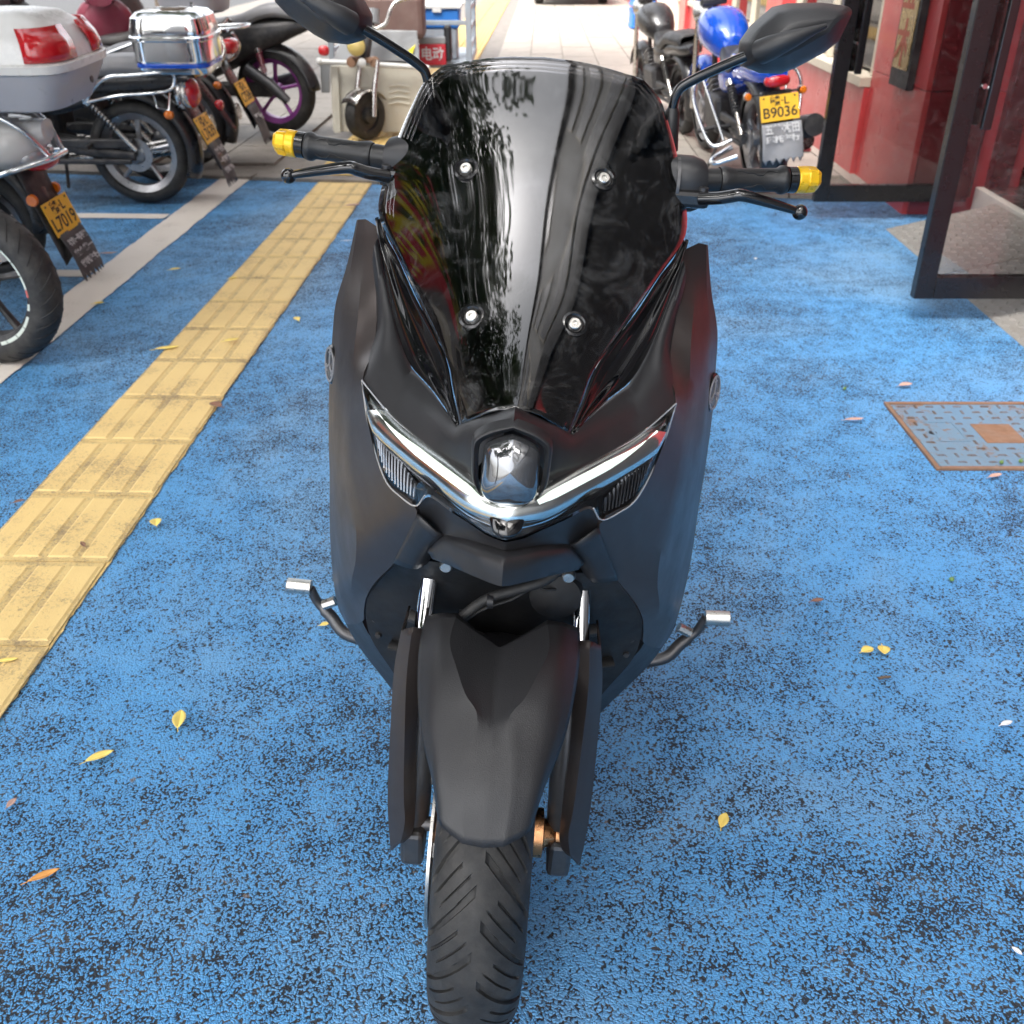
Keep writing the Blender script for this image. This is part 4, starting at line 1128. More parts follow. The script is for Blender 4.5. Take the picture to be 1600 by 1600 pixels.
MB().box((0, .62, .20), (.22, .46, .13)).box((0, .95, .24), (.18, .36, .20)).build('engine', 'bike_dark', scoot, smooth=False, bevel=.03)  # unseen block added under the floor to keep light off the ground
m = MB(); m.box((.135, .66, .27), (.09, .50, .05)); m.box((-.135, .66, .27), (.09, .50, .05)); m.build('footboard', 'plastic_black', scoot, smooth=False, bevel=.02)
rt = MB().lathe([(.15, -.05), (.19, -.062), (.225, -.055), (.242, 0), (.225, .055), (.19, .062), (.15, .05)], (0, 1.34, AX), 'X', 48, closed=True).build('tyre', 'rubber', scoot)
MB().lathe([(.02, -.06), (.15, -.052), (.155, -.03), (.03, -.01), (.03, .01), (.155, .03), (.15, .052), (.02, .06)], (0, 1.34, AX), 'X', 36).build('wheel_rim', 'bike_dark', scoot)
MB().tube([(.12, 1.0, .22), (.15, 1.2, .28), (.16, 1.55, .38)], [.03, .055, .05], 20).build('exhaust', 'steel_dark', scoot)
MB().box((0, 1.64, .70), (.16, .05, .06)).build('tail_light', 'red_lens', scoot, smooth=False, bevel=.01)
MB().tube([(.09, .75, .24), (.16, .82, .05), (.17, .83, -.005)], .009, 10).build('side_stand', 'steel_dark', scoot)

# ================================================================== parked two-wheelers. Local frame: origin at the rear contact, +Y forward, X right
def local(root): return lambda name, mt, m, par=None, **k: m.build(name, mt, par or root, **k)
def wheel_(root, y, Rw, wd, rimmat='alloy', spokes=5, rimr=.72, stick=False, x=0, hubmat='bike_dark', tread=False, spoke_w=.014):
    c = Vector((x, y, Rw)); ri = Rw * rimr; m = MB()
    m.lathe([(ri + .012, -wd * .36), (ri + .014, -wd * .30), (ri - .006, -wd * .24), (ri - .012, 0), (ri - .006, wd * .24), (ri + .014, wd * .30), (ri + .012, wd * .36), (ri - .022, wd * .22), (ri - .026, 0), (ri - .022, -wd * .22)], c, 'X', 56, closed=True)
    m.lathe([(.03, -wd * .5), (.045, -wd * .42), (.05, 0), (.045, wd * .42), (.03, wd * .5)], c, 'X', 24)
    for k in range(spokes):
        a = math.tau * k / spokes + .3
        p, q = c + Vector((0, math.cos(a) * .04, math.sin(a) * .04)), c + Vector((0, math.cos(a + .1) * (ri - .016), math.sin(a + .1) * (ri - .016)))
        m.tube([p, p.lerp(q, .5), q], [spoke_w * 1.25, spoke_w, spoke_w * 1.2], 8, sq=.8)
    wh = m.build('wheel', rimmat, root)
    t = MB()
    rc = Rw - wd * .46; prof = []
    for j in range(23):
        a = R(-108) + R(216) * j / 22; prof.append((rc + wd * .46 * math.cos(a), wd / 2 * math.sin(a)))
    t.lathe(prof, c, 'X', 72)
    t.f = [f for f in t.f if len(f) == 4]
    ty = t.build('tyre', 'rubber', wh, ang=60)
    if tread:
        g = MB(); n = 34
        for k in range(n):
            for s in (-1, 1):
                a = math.tau * k / n + (math.pi / n if s > 0 else 0); pts = []
                for q in range(5):
                    b = s * R(8 + 15 * q); aa = a + .05 * q; r_ = rc + wd * .462 * math.cos(b)
                    pts.append(c + Vector((wd * .501 * math.sin(b), r_ * math.cos(aa), r_ * math.sin(aa))))
                g.tube(pts, .0022, 5)
        g.build('tread_groove', 'plastic_cavity', wh)['kind'] = 'stuff'
    if stick:
        for k in range(26):
            a0 = math.tau * k / 26; s_ = MB(); long = k % 5 in (0, 1, 2)
            rr = [[c + Vector((-(wd * .41), math.cos(a0 + da) * r_, math.sin(a0 + da) * r_)) for r_ in (ri - .008, ri + .004)] for da in [x_ * (.225 if long else .12) / 4 for x_ in range(5)]]
            s_.grid(rr).build('rim_sticker', 'rim_sticker_red' if k % 9 == 4 else 'rim_sticker', wh, smooth=False, solid=.001)
    return wh
def shock_(root, a, b, spring='bike_dark', body='chrome_old'):
    a, b = Vector(a), Vector(b); m = MB(); m.tube([a, b], .013, 12); o = m.build('shock_absorber', body, root)
    h = MB(); n = 90; pts = []
    ax = (b - a).normalized(); u = Vector((1, 0, 0)); w_ = ax.cross(u).normalized()
    for i in range(n + 1):
        t = .12 + .50 * i / n; an = i / n * math.tau * 9
        pts.append(a.lerp(b, t) + (u * math.cos(an) + w_ * math.sin(an)) * .022)
    h.tube(pts, .0045, 6).build('spring', spring, o)
    MB().tube([a.lerp(b, .02), a.lerp(b, .12)], .024, 14).build('shock_cap', body, o)
    return o
def plate_(root, c, tilt, line1, line2, wd=.22, ht=.14, roll=0, matn='plate_yellow', x_tilt=0):
    """number plate facing backwards (-Y), top tilted forward by tilt"""
    c = Vector(c); ax = Vector((math.cos(roll), 0, math.sin(roll))); up = Vector((-math.sin(roll) * math.cos(tilt), math.sin(tilt), math.cos(tilt) * math.cos(roll))); n = ax.cross(up)
    m = MB(); pts = []
    for (x, y) in ((-1, -1), (1, -1), (1, 1), (-1, 1)):
        pts.append((x * wd / 2, y * ht / 2))
    m.prism(pts, c, ax, up, .003)
    p = m.build('number_plate', matn, root, smooth=False, bevel=.002)
    nn = n * .0036
    text(line1, ht * .40, 'plate_ink', p, c + up * ht * .24 + nn, ax, up, width=wd * .50, bold=.001)
    text(line2, ht * .56, 'plate_ink', p, c - up * ht * .19 + nn, ax, up, width=wd * .88, bold=.001)
    for x in (-.40, .40):
        MB().lathe([(0, .001), (.005, .001), (.005, -.002)], c + up * ht * .40 + ax * wd * x + n * .004, 'Y', 10).build('plate_bolt', 'steel_dark', p)
    return p, ax, up, n
def flap_(root, top, length, wd, tilt, lines=(), curl=.03, teeth=7, seed=1, mt='flap'):
    r_ = random.Random(seed); top = Vector(top); up = Vector((0, math.sin(tilt), math.cos(tilt))); ax = Vector((1, 0, 0)); n = ax.cross(up)
    rows = []; nx = teeth * 4
    for j in range(9):
        row = []
        for i in range(nx + 1):
            f = i / nx; cut = (abs((f * teeth) % 1.0 - .5) * 2) * .16 * length if j == 8 else 0
            t = j / 8
            row.append(top + ax * (f - .5) * wd * (1 + .06 * t) - up * (length * t - cut * (1 if j == 8 else 0)) + n * (curl * math.sin(t * 2.4) + .006 * math.sin(f * 7 + t * 4)))
        rows.append(row)
    o = MB().grid(rows).build('mud_flap', mt, root, solid=.004)
    for k, (tx, sz, off) in enumerate(lines):
        t = off; p = top - up * length * t + n * (curl * math.sin(t * 2.4) + .012)
        text(tx, sz, 'flap_ink', o, p, ax, up - n * .25, width=wd * .86, bold=.0015)
    return o
def arc_fender(root, y, Rw, wd, a0, a1, mt, name='rear_fender', thick=.004, drop=.35):
    rows = []
    for i in range(15):
        a = R(a0 + (a1 - a0) * i / 14)
        rows.append([Vector((x * wd / 2, y + (Rw - abs(x) ** 3 * wd * drop) * math.cos(a), .28 + (Rw - abs(x) ** 3 * wd * drop) * math.sin(a))) for x in (-1, -.85, -.5, 0, .5, .85, 1)])
    return MB().grid(rows).build(name, mt, root, solid=thick)
def loft(root, name, mt, secs, n=16, e=.7, **k):
    """closed body from sections (y, zc, halfwidth, halfheight[, x])"""
    rows = []
    for s in secs:
        y, zc, hw, hh = s[:4]; x0 = s[4] if len(s) > 4 else 0
        rows.append([Vector((x0 + hw * math.copysign(abs(math.cos(q)) ** e, math.cos(q)), y, zc + hh * math.copysign(abs(math.sin(q)) ** e, math.sin(q)))) for q in [math.tau * i / n for i in range(n)]])
    dense = []
    cols = [spline([r_[j] for r_ in rows], 4) for j in range(n)]
    dense = [[cols[j][i] for j in range(n)] for i in range(len(cols[0]))]
    m = MB().grid(dense, True); m.add(dense[0], [tuple(range(n - 1, -1, -1))]); m.add(dense[-1], [tuple(range(n))])
    return m.build(name, mt, root, ang=50, **k)
def indicator_(root, p, s, mt='orange_lens'):
    p = Vector(p); MB().tube([p, p + Vector((s * .05, 0, 0))], .006, 8).build('indicator_stalk', 'bike_dark', root)
    q = MB().lathe([(0, -.028), (.016, -.024), (.022, -.006), (.022, .008), (.012, .02), (0, .022)], p + Vector((s * .065, 0, 0)), 'Y', 18).build('indicator', mt, root)
def bars_(root, y, z, hw=.34, grip='rubber_grip', tube='chrome_old', rise=.06):
    m = MB().tube(spline([(-hw, y - .10, z - .01), (-hw * .62, y - .06, z), (-.12, y, z - rise), (0, y + .01, z - rise), (.12, y, z - rise), (hw * .62, y - .06, z), (hw, y - .10, z - .01)], 5), .011, 10)
    h = m.build('handlebar', tube, root)
    for s in (-1, 1):
        MB().tube([(s * hw * .66, y - .065, z), (s * (hw + .012), y - .103, z - .01)], .017, 14).build('grip', grip, h)
        MB().tube([(s * hw * .62, y - .03, z - .01), (s * hw * .8, y - .015, z - .02), (s * hw * 1.02, y - .05, z - .025)], .006, 8).build('lever', tube, h)
    return h
def mirror_(root, y, z, hw, mt='bike_black'):
    for s in (-1, 1):
        o = MB().tube(spline([(s * hw * .6, y - .05, z), (s * hw * .75, y, z + .12), (s * hw * .98, y + .01, z + .17)], 5), .005, 8).build('mirror_stem', 'bike_black', root)
        MB().ball((s * hw * 1.08, y, z + .18), (.07, .022, .045), 18, 10, .8).build('mirror_head', mt, o)

def motorcycle(name, label, loc, rz, body, seat='seat_grey', lean=-.06, rear_R=.28, rimmat='alloy', stick=False, wb=1.25, group=None, cat='motorcycle', tank=None, tread=False, rwd=.10, taillift=0, scale=1.0, bare=False):
    root = empty(name, loc, rz, lean, label=label, cat=cat, group=group)
    if scale != 1: root.scale = (scale,) * 3
    B = local(root)
    wheel_(root, 0, rear_R, rwd, rimmat, 5, stick=stick, tread=tread)
    wheel_(root, wb, rear_R, rwd * .9, rimmat, 5)
    for s in (-1, 1):
        B('swingarm', 'bike_dark', MB().tube([(s * .085, 0, rear_R), (s * .085, .25, rear_R + .02), (s * .07, .48, rear_R + .06)], .018, 10, sq=1.5))
        shock_(root, (s * .115, .20, rear_R + .30), (s * .105, -.02, rear_R + .03))
        B('fork', 'chrome_old', MB().tube([(s * .09, wb, rear_R), (s * .09, wb - .14, rear_R + .38), (s * .09, wb - .20, rear_R + .56)], [.022, .019, .016], 12))
    B('sprocket', 'alloy', MB().lathe([(.05, -.003), (.088, -.003), (.088, .003), (.05, .003)], (-.07, 0, rear_R), 'X', 32, closed=True))
    B('chain_guard', 'bike_dark', MB().box((-.095, .22, rear_R + .065), (.03, .46, .05)).box((-.095, .24, rear_R - .03), (.02, .44, .03)), smooth=False, bevel=.01)
    B('engine', 'bike_dark', MB().box((0, .66, .34), (.24, .32, .22)).box((0, .80, .46), (.13, .13, .20), Matrix.Rotation(R(-25), 3, 'X')), smooth=False, bevel=.03)
    f = MB()
    for k in range(6): f.box((0, .78 + k * .012, .40 + k * .028), (.17, .16, .008), Matrix.Rotation(R(-25), 3, 'X'))
    B('cooling_fins', 'alloy', f, smooth=False, bevel=.002)
    B('frame', 'bike_dark', MB().tube([(0, .40, .60), (0, .75, .66), (0, 1.0, .78)], .025, 10).tube([(0, 1.0, .75), (0, .98, .35), (0, .70, .20), (0, .42, .24)], .018, 10))
    loft(root, 'tank', tank or body, [(.52, .70, .06, .06), (.62, .75, .12, .11), (.80, .79, .145, .125), (.95, .79, .12, .10), (1.03, .77, .05, .05)], 20, .8)
    loft(root, 'side_cover', body, [(.10, .60, .08, .05), (.30, .58, .115, .09), (.48, .56, .11, .10), (.58, .56, .06, .06)], 16, .7)
    rows = [[Vector((0, y, z)), Vector((hw * .75, y, z - .006)), Vector((hw, y, z - .05)), Vector((hw * .85, y, z - .09))] for y, z, hw in [(y_ * (.55 if bare else 1) + (.26 if bare else 0), z_, h_) for y_, z_, h_ in ((-.22, .745, .09), (-.05, .765, .12), (.12, .755, .125), (.26, .70, .125), (.42, .69, .11), (.55, .735, .08))]]
    B('seat', seat, MB().grid(sym(patch(rows, 4, 4))), solid=.01)
    if not bare: loft(root, 'tail', body, [(-.34, .66 + taillift, .05, .03), (-.22, .65 + taillift, .09, .05), (.0, .64, .10, .06), (.2, .62, .10, .06)], 16, .7)
    if not bare: arc_fender(root, 0, rear_R + .07, .16, 80, 205, 'bike_black')
    B('handlebar_clamp', 'bike_dark', MB().box((0, wb - .24, .93), (.16, .07, .04)), smooth=False, bevel=.01)
    bars_(root, wb - .26, 1.02); mirror_(root, wb - .26, 1.02, .34)
    B('headlight', 'chrome_old', MB().lathe([(.02, -.13), (.07, -.11), (.09, -.03), (.092, 0)], (0, wb - .06, .86), 'Y', 24))
    arc_fender(root, wb, rear_R + .04, .13, 20, 150, body, 'front_fender')
    if not bare: B('exhaust', 'chrome_old', MB().tube([(.13, .85, .30), (.15, .60, .20), (.16, .2, .22), (.17, -.30, .30)], [.018, .022, .045, .05], 16))
    B('foot_peg', 'bike_dark', MB().tube([(-.10, .50, .28), (-.24, .50, .27)], .014, 10).tube([(.10, .50, .28), (.24, .50, .27)], .014, 10).tube([(-.10, .22, .33), (-.20, .21, .33)], .012, 10))
    B('kick_stand', 'bike_dark', MB().tube([(-.08, .52, .22), (-.20, .50, .01)], .010, 8))
    return root, B

bays_g = 'two-wheelers parked in the bays on the left'
# --- black motorcycle with the chrome box
X0, Y0 = -2.04, 5.62
mb, B = motorcycle('motorcycle', 'black motorcycle with grey seat carrying a chrome box', (X0, Y0, .008), R(88), 'bike_black', 'seat_grey', -.03, .272, 'alloy', group=bays_g)
for s in (-1, 1):
    B('grab_rail', 'chrome', MB().tube(spline([(s * .13, .20, .545), (s * .15, .06, .665), (s * .15, -.10, .685), (s * .14, -.30, .70), (s * .06, -.42, .70)], 5), .009, 10).tube(spline([(s * .13, .18, .55), (s * .15, .0, .585), (s * .15, -.20, .60), (s * .12, -.28, .62), (s * .11, -.30, .69)], 5), .008, 10))
B('rail_hook', 'chrome', MB().tube([(-.14, -.18, .60), (-.17, -.20, .53), (-.17, -.26, .52), (-.14, -.27, .60)], .005, 8))
tl = B('tail_light', 'chrome_old', MB().ball((0, -.30, .57), (.085, .055, .085), 20, 12, .8))
B('lens', 'red_lens', MB().ball((0, -.325, .575), (.075, .055, .075), 20, 12, .85), par=tl)
for s in (-1, 1): indicator_(root := mb, (s * .07, -.24, .49), s)
arc = [[Vector((x * .085, -.30 - .0 - .16 * t, .56 - .36 * t + .03 * (1 - abs(x)))) for x in (-1, -.6, 0, .6, 1)] for t in [i / 6 for i in range(7)]]
B('fender_tail', 'bike_black', MB().grid(arc), solid=.005)
plate_(mb, (0, -.385, .40), R(24), '赣·L', 'L7639')
flap_(mb, (0, -.412, .335), .24, .17, R(20), (('安全行驶', .035, .22), ('一路平安', .035, .45), ('摩托车行', .03, .66)), seed=4, curl=.004)
bx = empty('top_box', (0, 0, 0)); bx.matrix_world = Matrix.Translation((X0 + .30, Y0 - .02, .70)) @ Matrix.Rotation(R(88), 4, 'Z') @ Matrix.Rotation(R(-3), 4, 'Y')
tag(bx, 'polished chrome box with a blue stripe on the black motorcycle', 'box')
def rsec(hw, hl, z, e=.38, n=40, oy=0):
    return [Vector((hw * math.copysign(abs(math.cos(math.tau * i / n)) ** e, math.cos(math.tau * i / n)), oy + hl * math.copysign(abs(math.sin(math.tau * i / n)) ** e, math.sin(math.tau * i / n)), z)) for i in range(n)]
def shellbox(name, mt, secs, cap0=True, cap1=True, e=.38):
    rows = [rsec(a, b, z, e) for a, b, z in secs]; m = MB().grid(rows, True)
    if cap0: m.add(rows[0], [tuple(range(39, -1, -1))])
    if cap1: m.add(rows[-1], [tuple(range(40))])
    return m.build(name, mt, bx, ang=35)
shellbox('base', 'chrome', [(.14, .16, -.02), (.165, .185, .0), (.170, .190, .02), (.170, .190, .028)])
shellbox('stripe', 'blue_paint', [(.1705, .1905, .0285), (.173, .193, .031), (.173, .193, .046), (.1705, .1905, .0485)])
shellbox('body', 'chrome', [(.170, .190, .049), (.178, .198, .06), (.178, .198, .150)], True, True)
shellbox('lid_seam', 'chrome', [(.179, .199, .1505), (.186, .206, .158), (.186, .206, .170), (.180, .200, .176)])
shellbox('lid', 'chrome', [(.176, .196, .1765), (.177, .197, .20), (.165, .185, .255), (.14, .16, .278), (.115, .13, .282), (.11, .125, .276), (.08, .09, .278), (.075, .085, .284), (.04, .05, .286)])

# --- white scooter with the big white case (its tail shows, the case above it)
X1, Y1 = -2.24, 4.24
ws_ = empty('scooter', (X1, Y1, .008), R(86), -.05, label='white scooter with silver tail and chrome bumper under the white case', cat='scooter', group=bays_g)
B = local(ws_)
def scooter_base(root, body, seat, rimmat='alloy', rearR=.235, front=True):
    B = local(root)
    wheel_(root, 0, rearR, .10, rimmat, 5, .64); wheel_(root, 1.25, rearR, .10, rimmat, 5, .64)
    loft(root, 'rear_body', body, [(-.36, .62, .05, .04), (-.26, .58, .10, .08), (-.05, .55, .14, .12), (.2, .52, .16, .15), (.40, .45, .15, .14), (.48, .42, .10, .10)], 20, .75)
    rows = [[Vector((0, y, z)), Vector((hw * .75, y, z - .006)), Vector((hw, y, z - .05)), Vector((hw * .85, y, z - .08))] for y, z, hw in ((-.25, .76, .09), (-.08, .79, .12), (.12, .77, .13), (.26, .72, .13), (.42, .70, .11), (.50, .66, .07))]
    B('seat', seat, MB().grid(sym(patch(rows, 4, 4))), solid=.02)
    B('floor', 'bike_black', MB().box((0, .66, .24), (.30, .46, .07)), smooth=False, bevel=.02)
    loft(root, 'leg_shield', body, [(.86, .30, .17, .08), (.93, .52, .21, .26), (1.02, .70, .20, .22), (1.10, .78, .12, .12)], 20, .8)
    loft(root, 'front_cowl', body, [(.98, .95, .10, .06), (1.06, .97, .13, .08), (1.16, .93, .08, .06)], 16, .8)
    arc_fender(root, 1.25, rearR + .05, .13, 10, 150, body, 'front_fender')
    bars_(root, 1.04, 1.02, .33, tube='bike_black'); mirror_(root, 1.04, 1.02, .33)
    B('engine', 'bike_dark', MB().box((-.08, .16, .28), (.12, .40, .14)), smooth=False, bevel=.04)
    B('exhaust', 'steel_dark', MB().tube([(.12, .25, .25), (.14, .0, .27), (.15, -.22, .32)], [.03, .055, .05], 16))
    shock_(root, (-.12, -.06, .50), (-.12, .02, .27)); shock_(root, (.12, -.06, .50), (.12, .02, .27))
    for s in (-1, 1): B('fork', 'steel_dark', MB().tube([(s * .07, 1.25, .235), (s * .07, 1.12, .5)], .017, 10))
    arc_fender(root, 0, rearR + .06, .17, 30, 195, 'bike_black')
    return B
scooter_base(ws_, 'white_paint', 'seat_grey')
B('side_trim', 'white_paint', MB().ball((0, -.16, .57), (.165, .17, .10), 24, 14, .8))
for s in (-1, 1):
    B('bumper_rail', 'chrome', MB().tube(spline([(s * .15, .25, .40), (s * .19, .0, .42), (s * .17, -.24, .49), (s * .08, -.37, .52), (0, -.385, .525)], 6), .0115, 12))
    B('carrier_rail', 'chrome', MB().tube(spline([(s * .10, .10, .74), (s * .12, -.15, .72), (s * .10, -.30, .64), (s * .06, -.37, .53)], 6), .010, 12))
tl = B('tail_light', 'clear_lens', MB().ball((0, -.275, .525), (.12, .065, .042), 24, 12, .9))
B('lens', 'red_lens', MB().ball((0, -.30, .495), (.09, .060, .030), 20, 10, .8), par=tl)
for s in (-1, 1): B('reflector', 'orange_lens', MB().lathe([(0, -.005), (.022, -.005), (.024, 0), (.024, .01)], (s * .10, -.27, .36), 'X', 18))
arc = [[Vector((x * .10, -.24 - .11 * t, .47 - .38 * t + .03 * (1 - abs(x)))) for x in (-1, -.6, 0, .6, 1)] for t in [i / 6 for i in range(7)]]
B('fender_tail', 'bike_dark', MB().grid(arc), solid=.006)
plate_(ws_, (0, -.325, .275), R(17), '赣·L', 'L7019')
flap_(ws_, (0, -.345, .215), .21, .19, R(20), (('祝您一路平安', .03, .22), ('安全第一', .03, .45), ('摩托车行', .03, .68)), seed=8, teeth=6, curl=.004)
cs = empty('top_case'); cs.matrix_world = Matrix.Translation((X1 + .33, Y1 - .03, .715)) @ Matrix.Rotation(R(86), 4, 'Z') @ Matrix.Rotation(R(-3), 4, 'Y')
tag(cs, 'large white top case with red reflectors at the left edge', 'top case')
def cbox(name, mt, secs, **k):
    rows = [rsec(a, b, z, .42, 48, o) for a, b, z, o in secs]; m = MB().grid(rows, True); m.add(rows[0], [tuple(range(47, -1, -1))]); m.add(rows[-1], [tuple(range(48))]); return m.build(name, mt, cs, ang=40, **k)
cbox('tub', 'grey_case', [(.15, .14, .0, .03), (.20, .19, .015, .02), (.245, .235, .13, .0), (.25, .24, .150, 0)])
cbox('lip', 'white_case', [(.25, .24, .1505, 0), (.263, .253, .155, 0), (.265, .255, .182, 0), (.255, .245, .188, 0)])
cbox('lid', 'white_case', [(.25, .24, .1885, 0), (.245, .235, .22, 0), (.215, .205, .29, .01), (.16, .15, .335, .02), (.08, .08, .35, .02)])
MB().lathe([(0, .002), (.012, .002), (.014, -.002)], (0, -.247, .10), 'Y', 14).build('lock', 'bike_dark', cs)
def redref(s):
    rows = []
    for i in range(8):
        q = R(-90) + s * R(3 + 75 * i / 7); row = []
        for f, z in ((1.006, .192), (1.002, .22), (.965, .25), (.86, .302)):
            hw, hl = .247 * f, .238 * f
            row.append(Vector((hw * math.copysign(abs(math.cos(q)) ** .42, math.cos(q)), hl * math.copysign(abs(math.sin(q)) ** .42, math.sin(q)) + (.008 if z > .28 else 0), z)))
        k = abs(i - 3.5) / 3.5
        rows.append(row)
    MB().grid(rows).build('reflector', 'red_lens', cs, solid=.008, off=1)
redref(1); redref(-1)

# --- nearest motorcycle on the left: only its rear wheel reaches into the frame
mn, B = motorcycle('motorcycle', 'motorcycle at the left edge with white stickers on its rim', (-1.80, 3.24, .008), R(82), 'bike_black', 'seat_black', -.05, .285, 'bike_dark', stick=True, group=bays_g, tread=True, rwd=.125, bare=True)

# --- second row: silver motorcycle with rails, purple-wheeled scooter, maroon scooters
m2, B = motorcycle('motorcycle', 'silver motorcycle with chrome rear rack behind the chrome box', (-2.06, 6.55, .03), R(88), 'silver_paint', 'seat_black', -.03, .265, 'alloy', group=bays_g)
for s in (-1, 1):
    B('bumper_rail', 'chrome_old', MB().tube(spline([(s * .14, .20, .50), (s * .20, -.06, .54), (s * .20, -.28, .60), (s * .16, -.36, .68), (s * .12, -.34, .76)], 5), .011, 10))
    B('rack', 'chrome', MB().tube(spline([(s * .12, .0, .78), (s * .13, -.28, .80), (s * .09, -.45, .81), (0, -.48, .81)], 5), .008, 10).tube([(s * .04, .0, .78), (s * .04, -.47, .805)], .006, 8))
for k in range(4): B('rack_bar', 'chrome', MB().tube([(-.12, -.08 - .1 * k, .792), (.12, -.08 - .1 * k, .792)], .005, 8))
tl = B('tail_light', 'red_lens', MB().ball((0, -.35, .70), (.09, .05, .045), 20, 10, .8))
indicator_(m2, (-.08, -.28, .50), -1); indicator_(m2, (.08, -.28, .50), 1)
arc = [[Vector((x * .085, -.30 - .16 * t, .60 - .36 * t + .03 * (1 - abs(x)))) for x in (-1, -.6, 0, .6, 1)] for t in [i / 6 for i in range(7)]]
B('fender_tail', 'bike_black', MB().grid(arc), solid=.005)
plate_(m2, (0, -.40, .44), R(22), '赣·L', 'C7586')
flap_(m2, (0, -.43, .37), .24, .17, R(22), (('平安', .05, .35),), seed=12, curl=.004)
m3, B = motorcycle('motorcycle', 'dark motorcycle with a pointed rear mudguard behind the black one', (-2.10, 6.08, .028), R(90), 'bike_dark', 'seat_grey', -.03, .265, 'alloy', group=bays_g)
arc = [[Vector((x * .07 * (1 - .6 * t), -.26 - .22 * t, .62 - .34 * t + .03 * (1 - abs(x)))) for x in (-1, -.5, 0, .5, 1)] for t in [i / 6 for i in range(7)]]
B('fender_tail', 'bike_black', MB().grid(arc), solid=.005)
B('tail_light', 'red_lens', MB().ball((0, -.40, .43), (.04, .025, .03), 16, 8, .8))
for s in (-1, 1): B('grab_rail', 'chrome', MB().tube(spline([(s * .12, .2, .70), (s * .14, -.1, .80), (s * .12, -.28, .88), (s * .10, -.30, .95)], 5), .009, 10))

pw = empty('scooter', (-1.73, 7.75, .028), R(78), -.04, label='dark scooter with a purple rear wheel near the cargo tricycle', cat='scooter', group=bays_g)
B = local(pw)
wheel_(pw, 0, .30, .13, 'purple', 5, .70, spoke_w=.016); wheel_(pw, 1.3, .30, .11, 'purple', 5, .70)
loft(pw, 'rear_body', 'bike_dark', [(-.30, .74, .05, .04), (-.10, .70, .12, .08), (.2, .62, .15, .14), (.45, .5, .12, .12)], 18, .75)
B('seat', 'seat_grey', MB().grid(sym(patch([[Vector((0, y, z)), Vector((hw * .75, y, z - .006)), Vector((hw, y, z - .06)), Vector((hw * .85, y, z - .09))] for y, z, hw in ((-.28, .86, .08), (-.05, .88, .12), (.2, .80, .13), (.5, .76, .09))], 4, 4))), solid=.02)
arc_fender(pw, 0, .34, .16, 60, 175, 'bike_black'); arc_fender(pw, 1.3, .34, .14, 20, 150, 'bike_dark', 'front_fender')
B('exhaust', 'steel_dark', MB().tube([(.13, .4, .28), (.15, .15, .30), (.16, -.20, .38)], [.025, .05, .055], 16))
B('exhaust', 'steel_dark', MB().tube([(-.13, .15, .46), (-.14, -.02, .36), (-.13, -.14, .25)], [.045, .04, .03], 16))
B('swingarm', 'bike_dark', MB().box((-.11, .18, .32), (.05, .42, .10)), smooth=False, bevel=.03)
loft(pw, 'leg_shield', 'bike_dark', [(.95, .4, .18, .10), (1.05, .65, .21, .26), (1.15, .85, .15, .15)], 18, .8); bars_(pw, 1.08, 1.05, .33); mirror_(pw, 1.08, 1.05, .33)
B('floor', 'bike_black', MB().box((0, .72, .28), (.28, .46, .07)), smooth=False, bevel=.02)
shock_(pw, (-.12, .05, .60), (-.12, .0, .33), 'maroon')

ms_ = empty('scooter', (-3.75, 6.9, .028), R(200), .04, label='maroon scooter facing out behind the black motorcycle seat', cat='scooter', group=bays_g)
scooter_base(ms_, 'maroon', 'seat_black')
B = local(ms_); B('badge', 'chrome_old', MB().box((-.10, 1.165, .80), (.05, .008, .035)), smooth=False, bevel=.004)
mp = empty('scooter', (-3.1, 8.4, .028), R(200), .04, label='pink maroon scooter beyond the tree trunk at top left', cat='scooter', group=bays_g)
scooter_base(mp, 'maroon', 'seat_grey')
# grey case seen above the rails
m4 = empty('scooter', (-2.35, 7.35, .028), R(84), -.03, label='silver scooter with a pale case, behind the chrome racks', cat='scooter', group=bays_g)
scooter_base(m4, 'bike_dark', 'seat_black')
B = local(m4)
for s in (-1, 1): B('rail', 'chrome_old', MB().tube(spline([(s * .12, .1, .66), (s * .14, -.2, .68), (s * .1, -.42, .76), (0, -.45, .80)], 5), .012, 10))
gc = empty('top_case'); gc.matrix_world = Matrix.Translation((-2.12, 7.33, .86)) @ Matrix.Rotation(R(84), 4, 'Z')
tag(gc, 'pale grey top case cut by the top edge left of the mirror', 'top case')
rows = [rsec(a, b, z, .45, 40) for a, b, z in ((.16, .15, 0), (.20, .19, .02), (.23, .22, .16))]
m = MB().grid(rows, True); m.add(rows[0], [tuple(range(39, -1, -1))]); m.build('tub', 'grey_case', gc)
rows = [rsec(a, b, z, .45, 40) for a, b, z in ((.24, .23, .162), (.24, .23, .19), (.18, .17, .28), (.08, .08, .30))]
m = MB().grid(rows, True); m.add(rows[-1], [tuple(range(40))]); m.add(rows[0], [tuple(range(39, -1, -1))]); m.build('lid', 'grey_case', gc)

